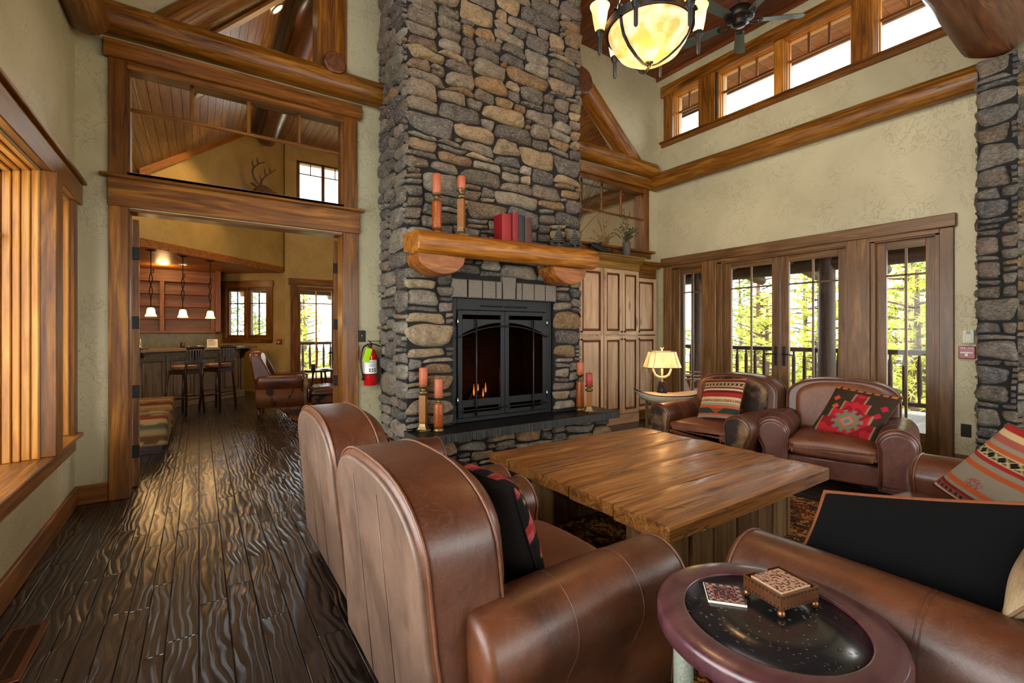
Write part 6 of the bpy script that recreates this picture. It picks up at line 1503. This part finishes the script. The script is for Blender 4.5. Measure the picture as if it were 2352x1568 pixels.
q = MB(); q.ext([(-.26, .30), (.26, .30), (.275, .37), (.2, .435), (0, .45), (-.2, .435), (-.275, .37)], lambda p, q_, w_: (p, w_, q_), -.30, .30, r=.05, k=4); q.obj('cushion_top', W['wing'], ot, local=True)
for a in (-.2, .2):
    for b_ in (-.22, .22): q = MB(); q.lathe([(.018, 0), (.022, .03), (.036, .16)], 10, (a, b_, 0)); q.obj('foot', W['redwood'], ot, local=True)
lt = thing('round_lounge_table', 'small dark round table between the two wing chairs', 'side table', (1.93, 9.45, 0)); q = MB(); q.lathe([(.26, .60), (.27, .61), (.27, .63), (.26, .635)], 32, (1.93, 9.45, 0)); q.obj('tabletop', W['darkwood'], lt)
for a in (30, 150, 270): q = MB(); q.tube([(1.93 + .2 * math.cos(math.radians(a)), 9.45 + .2 * math.sin(math.radians(a)), 0), (1.93 + .12 * math.cos(math.radians(a)), 9.45 + .12 * math.sin(math.radians(a)), .6)], .018); q.obj('leg', W['darkwood'], lt)
q = MB(); q.lathe([(.038, 0), (.04, .01), (.04, .11), (.036, .11)], 18, (1.80, 9.40, .635)); tag(q.obj('mug', W['black']), 'black mug on the round table between the wing chairs', 'mug')
q = MB(); q.lathe([(.04, 0), (.11, .012), (.115, .02), (.1, .018)], 24, (2.02, 9.42, .635)); tag(q.obj('dish', W['chrome']), 'shallow silver dish on the round table between the wing chairs', 'dish')
# benches
def bench(label, y0, y1):
    t = thing('upholstered_bench', label, 'bench', (-.78, (y0 + y1) / 2, 0), 0)
    KS = [S('6d5a38'), S('8d754a'), S('523419'), S('806840'), S('45402f'), S('8a6c40'), S('5e2a18'), S('755f3c')]
    def cc(y, z, x):
        u = (y - y0) / (y1 - y0); k = int((u * 9 + z * 14 + .3 * noise.noise(Vector((x * 4, y * 4, 1))))) % 8
        if abs(((x * 5) % 1) - .5) * .3 + abs(((u * 3.2) % 1) - .5) < .13: return S('4a2416')
        return KS[k]
    q = MB(); prof = [(y0, .10), (y0, .30), (y0 + .02, .38), (y0 + .08, .425), ((y0 + y1) / 2, .44), (y1 - .08, .425), (y1 - .02, .38), (y1, .30), (y1, .10)]
    pts = []
    for i in range(len(prof) - 1):
        for k in range(6): pts.append((lerp(prof[i][0], prof[i + 1][0], k / 6), lerp(prof[i][1], prof[i + 1][1], k / 6)))
    pts.append(prof[-1]); xs = [-1.28, -1.27, -1.22] + [lerp(-1.2, -.36, k / 26) for k in range(27)] + [-.32, -.297, -.29]
    rs = []; cs = []
    for i, x in enumerate(xs):
        e = {0: .06, 1: .03, 2: .008, len(xs) - 1: .06, len(xs) - 2: .025, len(xs) - 3: .005}.get(i, 0)
        row = [(x, lerp(p[0], (y0 + y1) / 2, e), p[1] - e * .6 * (p[1] > .15)) for p in pts]; rs.append(row); cs.append([cc(p[0], p[1], x) for p in pts])
    q.rings(rs, None, col=cs); q.obj('upholstery', W['kilim'], t)
    q = MB(); q.box((-1.22, y0 + .05, .0), (-.36, y1 - .05, .11)); q.obj('plinth', W['darkwood'], t)
bench('kilim covered bench along the left of the lounge, nearer the doorway', 6.42, 7.15); bench('kilim covered bench along the left of the lounge, nearer the bar', 7.55, 8.4)
q = MB(); q.box((1.2, 7.6, 0), (3.6, 10.8, .008), bev=.002); tag(q.obj('lounge_rug', W['rug']), 'patterned rug under the wing chairs in the lounge', 'rug')

# ================================================================ outdoors
q = MB(); y = -2
while y < 12.5: q.box((6.42, y, -.06), (10.3, y + .135, -.02), ax=0, bev=.004); y += .14
struct('deck_side', q, W['deck'])
q = MB(); x = -2.5
while x < 9: q.box((x, 11.72, -.06), (x + .135, 15.8, -.02), ax=1, bev=.004); x += .14
struct('deck_rear', q, W['deck'])
q = MB(); q.box((-40, 16, -3.3), (60, 80, -3.2)); q.box((10.4, -40, -3.3), (80, 16, -3.2)); struct('ground', q, W['ground'])
def railing(label, p0, p1, n):
    p0 = Vector(p0); p1 = Vector(p1); r = thing('log_railing', label, 'railing', (p0 + p1) / 2)
    q = MB(); q.log(p0 + Vector((0, 0, 1.03)), p1 + Vector((0, 0, 1.03)), .045, .045, n=10, wob=.04); q.obj('top_rail', W['ext'], r)
    q = MB(); q.log(p0 + Vector((0, 0, .16)), p1 + Vector((0, 0, .16)), .04, .04, n=10, wob=.04); q.obj('bottom_rail', W['ext'], r)
    for k in range(n):
        p = p0.lerp(p1, (k + .5) / n); j = R_.uniform(-.01, .01); q = MB(); q.tube([(p.x, p.y, .16), (p.x, p.y, .24), (p.x + j, p.y + j, .34), (p.x - j, p.y, .82), (p.x, p.y, .92), (p.x, p.y, 1.03)], [.02, .022, .036, .036, .022, .02], 8); q.obj('baluster', W['ext'], r)
railing('dark log railing along the side deck outside the glass doors', (9.9, .5, -.02), (9.9, 9.5, -.02), 46)
railing('dark log railing on the far deck outside the lounge', (-1.5, 15.4, -.02), (7.0, 15.4, -.02), 42)
def post(label, x, y, r=.14, h=2.75):
    q = MB(); q.log((x, y, -.02), (x, y, h), r, r * .95, n=18); tag(q.obj('porch_post', W['ext']), label, 'post')
post('log porch post seen through the right leaf of the glass doors', 9.55, 3.78); post('log porch post seen through the narrow left side light', 9.55, 6.45); post('log porch post at the near end of the side deck', 9.55, .4)
post('log porch post at the far lounge deck', 5.4, 15.2)
q = MB(); q.log((9.6, -.5, 2.62), (9.6, 10, 2.62), .14, .14, n=16); tag(q.obj('porch_beam', W['ext']), 'horizontal log beam carrying the porch roof of the side deck', 'beam')
q = MB(); q.log((-2, 15.2, 2.62), (7, 15.2, 2.62), .13, .13, n=16); tag(q.obj('porch_beam', W['ext']), 'horizontal log beam carrying the roof of the far lounge deck', 'beam')
for k in range(9):
    y = -.2 + k * 1.15; q = MB(); q.log((6.66, y, 3.21), (10.7, y, 2.52), .10, .10, n=14); tag(q.obj('porch_rafter', W['ext']), 'round log rafter under the side deck roof', 'rafter', 'log rafters under the side deck roof')
for k in range(7):
    x = -1.4 + k * 1.25; q = MB(); ya = 11.85 if x > 1.7 else 13.25; q.log((x, ya, 3.2 - (ya - 11.75) * .156), (x, 16.1, 2.52), .10, .10, n=14); tag(q.obj('porch_rafter', W['soffit']), 'round log rafter under the far deck roof', 'rafter', 'log rafters under the far deck roof')
q = MB(); q.prism([(6.42, 3.40), (10.9, 2.66), (10.9, 2.74), (6.42, 3.48)], 1, -.8, 11.4); struct('porch_roof', q, W['soffit'])
q = MB(); q.prism([(11.72, 3.36), (16.4, 2.64), (16.4, 2.72), (11.72, 3.44)], 0, 1.65, 7.5); q.prism([(13.1, 3.15), (16.4, 2.64), (16.4, 2.72), (13.1, 3.23)], 0, -2.5, 1.65); struct('porch_roof_2', q, W['soffit'])
q = MB(); y = .0
while y < 5.6: q.box((6.42, y, 5.52), (7.55, y + .17, 5.545), ax=1, bev=.004); y += .172
q.box((7.55, 0, 5.46), (7.60, 5.6, 5.66), ax=1); struct('eave_soffit', q, W['soffit'])
gu = thing('rain_gutter', 'grey rain gutter and downpipe bend seen through the leftmost clerestory pane', 'gutter', (7.66, 5.0, 5.4)); q = MB(); q.tube([(7.66, 4.9, 5.50), (7.66, 5.7, 5.50)], .05, 10); q.tube(catmull([(7.66, 5.55, 5.48), (7.66, 5.55, 5.33), (7.55, 5.5, 5.27), (7.3, 5.3, 5.2)], 4), .035, 8); q.obj('pipe', W['steel'], gu)
# two adirondack chairs leaning on the deck
def adir(label, loc, rz):
    t = thing('adirondack_chair', label, 'deck chair', loc, rz)
    for k in range(5): q = MB(); q.M = Matrix.Rotation(-.35, 4, 'Y'); yy = (k - 2) * .11; q.box((-.03, yy - .045, .25), (-.01, yy + .045, 1.0 - abs(k - 2) * .05), ax=2); q.obj('back_slat', W['soffit'], t, local=True)
    for k in range(5): q = MB(); q.box((-.05 + k * .1, -.27, .33 + k * .02), (.04 + k * .1, .27, .35 + k * .02), ax=1); q.obj('seat_slat', W['soffit'], t, local=True)
    for s_ in (-1, 1):
        q = MB(); q.box((-.25, s_ * .33 - .06, .55), (.5, s_ * .33 + .06, .575), ax=0); q.obj('armrest', W['soffit'], t, local=True)
        q = MB(); q.box((.40, s_ * .30 - .015, 0), (.48, s_ * .30 + .015, .55), ax=2); q.box((-.25, s_ * .29 - .015, .0), (-.17, s_ * .29 + .015, .3), ax=2); q.obj('leg', W['soffit'], t, local=True)
adir('slatted wooden deck chair outside the left side light, nearer the glass', (7.3, 4.95, -.02), math.radians(-60)); adir('slatted wooden deck chair on the side deck beyond the lamp', (7.9, 5.9, -.02), math.radians(-75))
# pines
def pine(seed, H, mt, dens=1.0):
    r = random.Random(seed); tr = MB(); tr.log((0, 0, 0), (r.uniform(-.2, .2), 0, H), .14, .03, n=9, seg=8, wob=.05); nd = MB(); nd_v = []; nd_f = []; nd_r = []
    for k in range(int(58 * dens)):
        z = H * (.16 + .82 * (k / (58 * dens))); L = (1 - (z / H) ** 1.5) * H * .24 + .35; a = k * 2.4 + r.uniform(-.4, .4); L *= r.uniform(.6, 1.1)
        tip = Vector((L * math.cos(a), L * math.sin(a), z + L * r.uniform(-.05, .35))); tr.tube([(0, 0, z), tip], [.03, .008], 4)
        for c in range(int(5 + L * 5)):
            u = r.uniform(.35, 1.05); p = Vector((0, 0, z)).lerp(tip, u) + Vector([r.uniform(-.16, .16) for _ in range(3)]); rn = r.random()
            for j in range(15):
                d = Vector([r.gauss(0, 1) for _ in range(3)]).normalized(); ln = r.uniform(.10, .20); w_ = d.orthogonal().normalized() * .011; n = len(nd_v)
                nd_v += [p + w_, p - w_, p + d * ln]; nd_f.append([n, n + 1, n + 2]); nd_r += [rn] * 3
    nd.v = nd_v; nd.f = nd_f; nd.g = nd_v; nd.r = nd_r; nd.c = [(1, 1, 1)] * len(nd_v); nd.sm = [False] * len(nd_f)
    root = thing('pine_tree', '', 'tree', (0, 0, 0)); a = tr.obj('trunk', W['bark'], root, local=True); b_ = nd.obj('needles', mt, root, local=True); b_['kind'] = 'stuff'; return root
T1, T2, T3 = pine(1, 6.0, W['needle']), pine(2, 7.6, W['needled']), pine(3, 5.2, W['needle'], .9)
spots = [(T1, 14.5, 7.6, 1.0), (T1, 15.6, 5.3, 1.05), (T3, 13.4, 3.5, 1.15), (T1, 14.6, 2.6, 1.25), (T2, 17.5, 4.1, 1.0), (T3, 17.0, 9.4, 1.1), (T1, 19.5, 6.6, 1.1), (T2, 21, 2.3, 1.2), (T3, 20.5, 10.5, 1.2), (T1, 18.5, 1.1, 1.3), (T3, 13.6, 9.2, .95), (T1, 23, 8.0, 1.2), (T2, 24, 13.5, 1.1),
         (T3, 12.9, 6.6, 1.0), (T1, 16.5, 6.6, 1.2), (T3, 15.3, 4.2, 1.25), (T2, 19, 4.9, 1.15), (T1, 17.2, 2.6, 1.3), (T2, 22, 5.2, 1.3), (T3, 14.2, 5.9, .9), (T2, 16.2, 8.4, 1.0), (T1, 20, 8.6, 1.2), (T3, 12.6, 2.2, 1.0), (T2, 15.5, 1.3, 1.1),
         (T1, 3.0, 18.6, .95), (T2, 1.6, 19.5, .8), (T1, 3.6, 20.0, 1.05), (T3, 5.0, 19.0, 1.1), (T2, .9, 21.5, .86), (T1, 2.2, 24.0, .9), (T3, -.6, 20.5, .85), (T2, 6.5, 23.0, 1.0), (T1, -2.5, 25.0, .95), (T3, 4.2, 26.0, 1.1)]
first = set()
for i, (T_, x, y, s_) in enumerate(spots):
    o_ = T_ if id(T_) not in first else dup(T_); first.add(id(T_))
    o_.location = (x, y, -3.2); o_.scale = (s_, s_, s_); o_.rotation_euler = (0, 0, i * 1.7); side = x > 10
    o_['label'] = 'pine tree beyond the side deck, behind the glass doors' if side else 'pine tree beyond the far lounge deck'
    o_['group'] = 'pines beyond the side deck' if side else 'pines beyond the lounge deck'
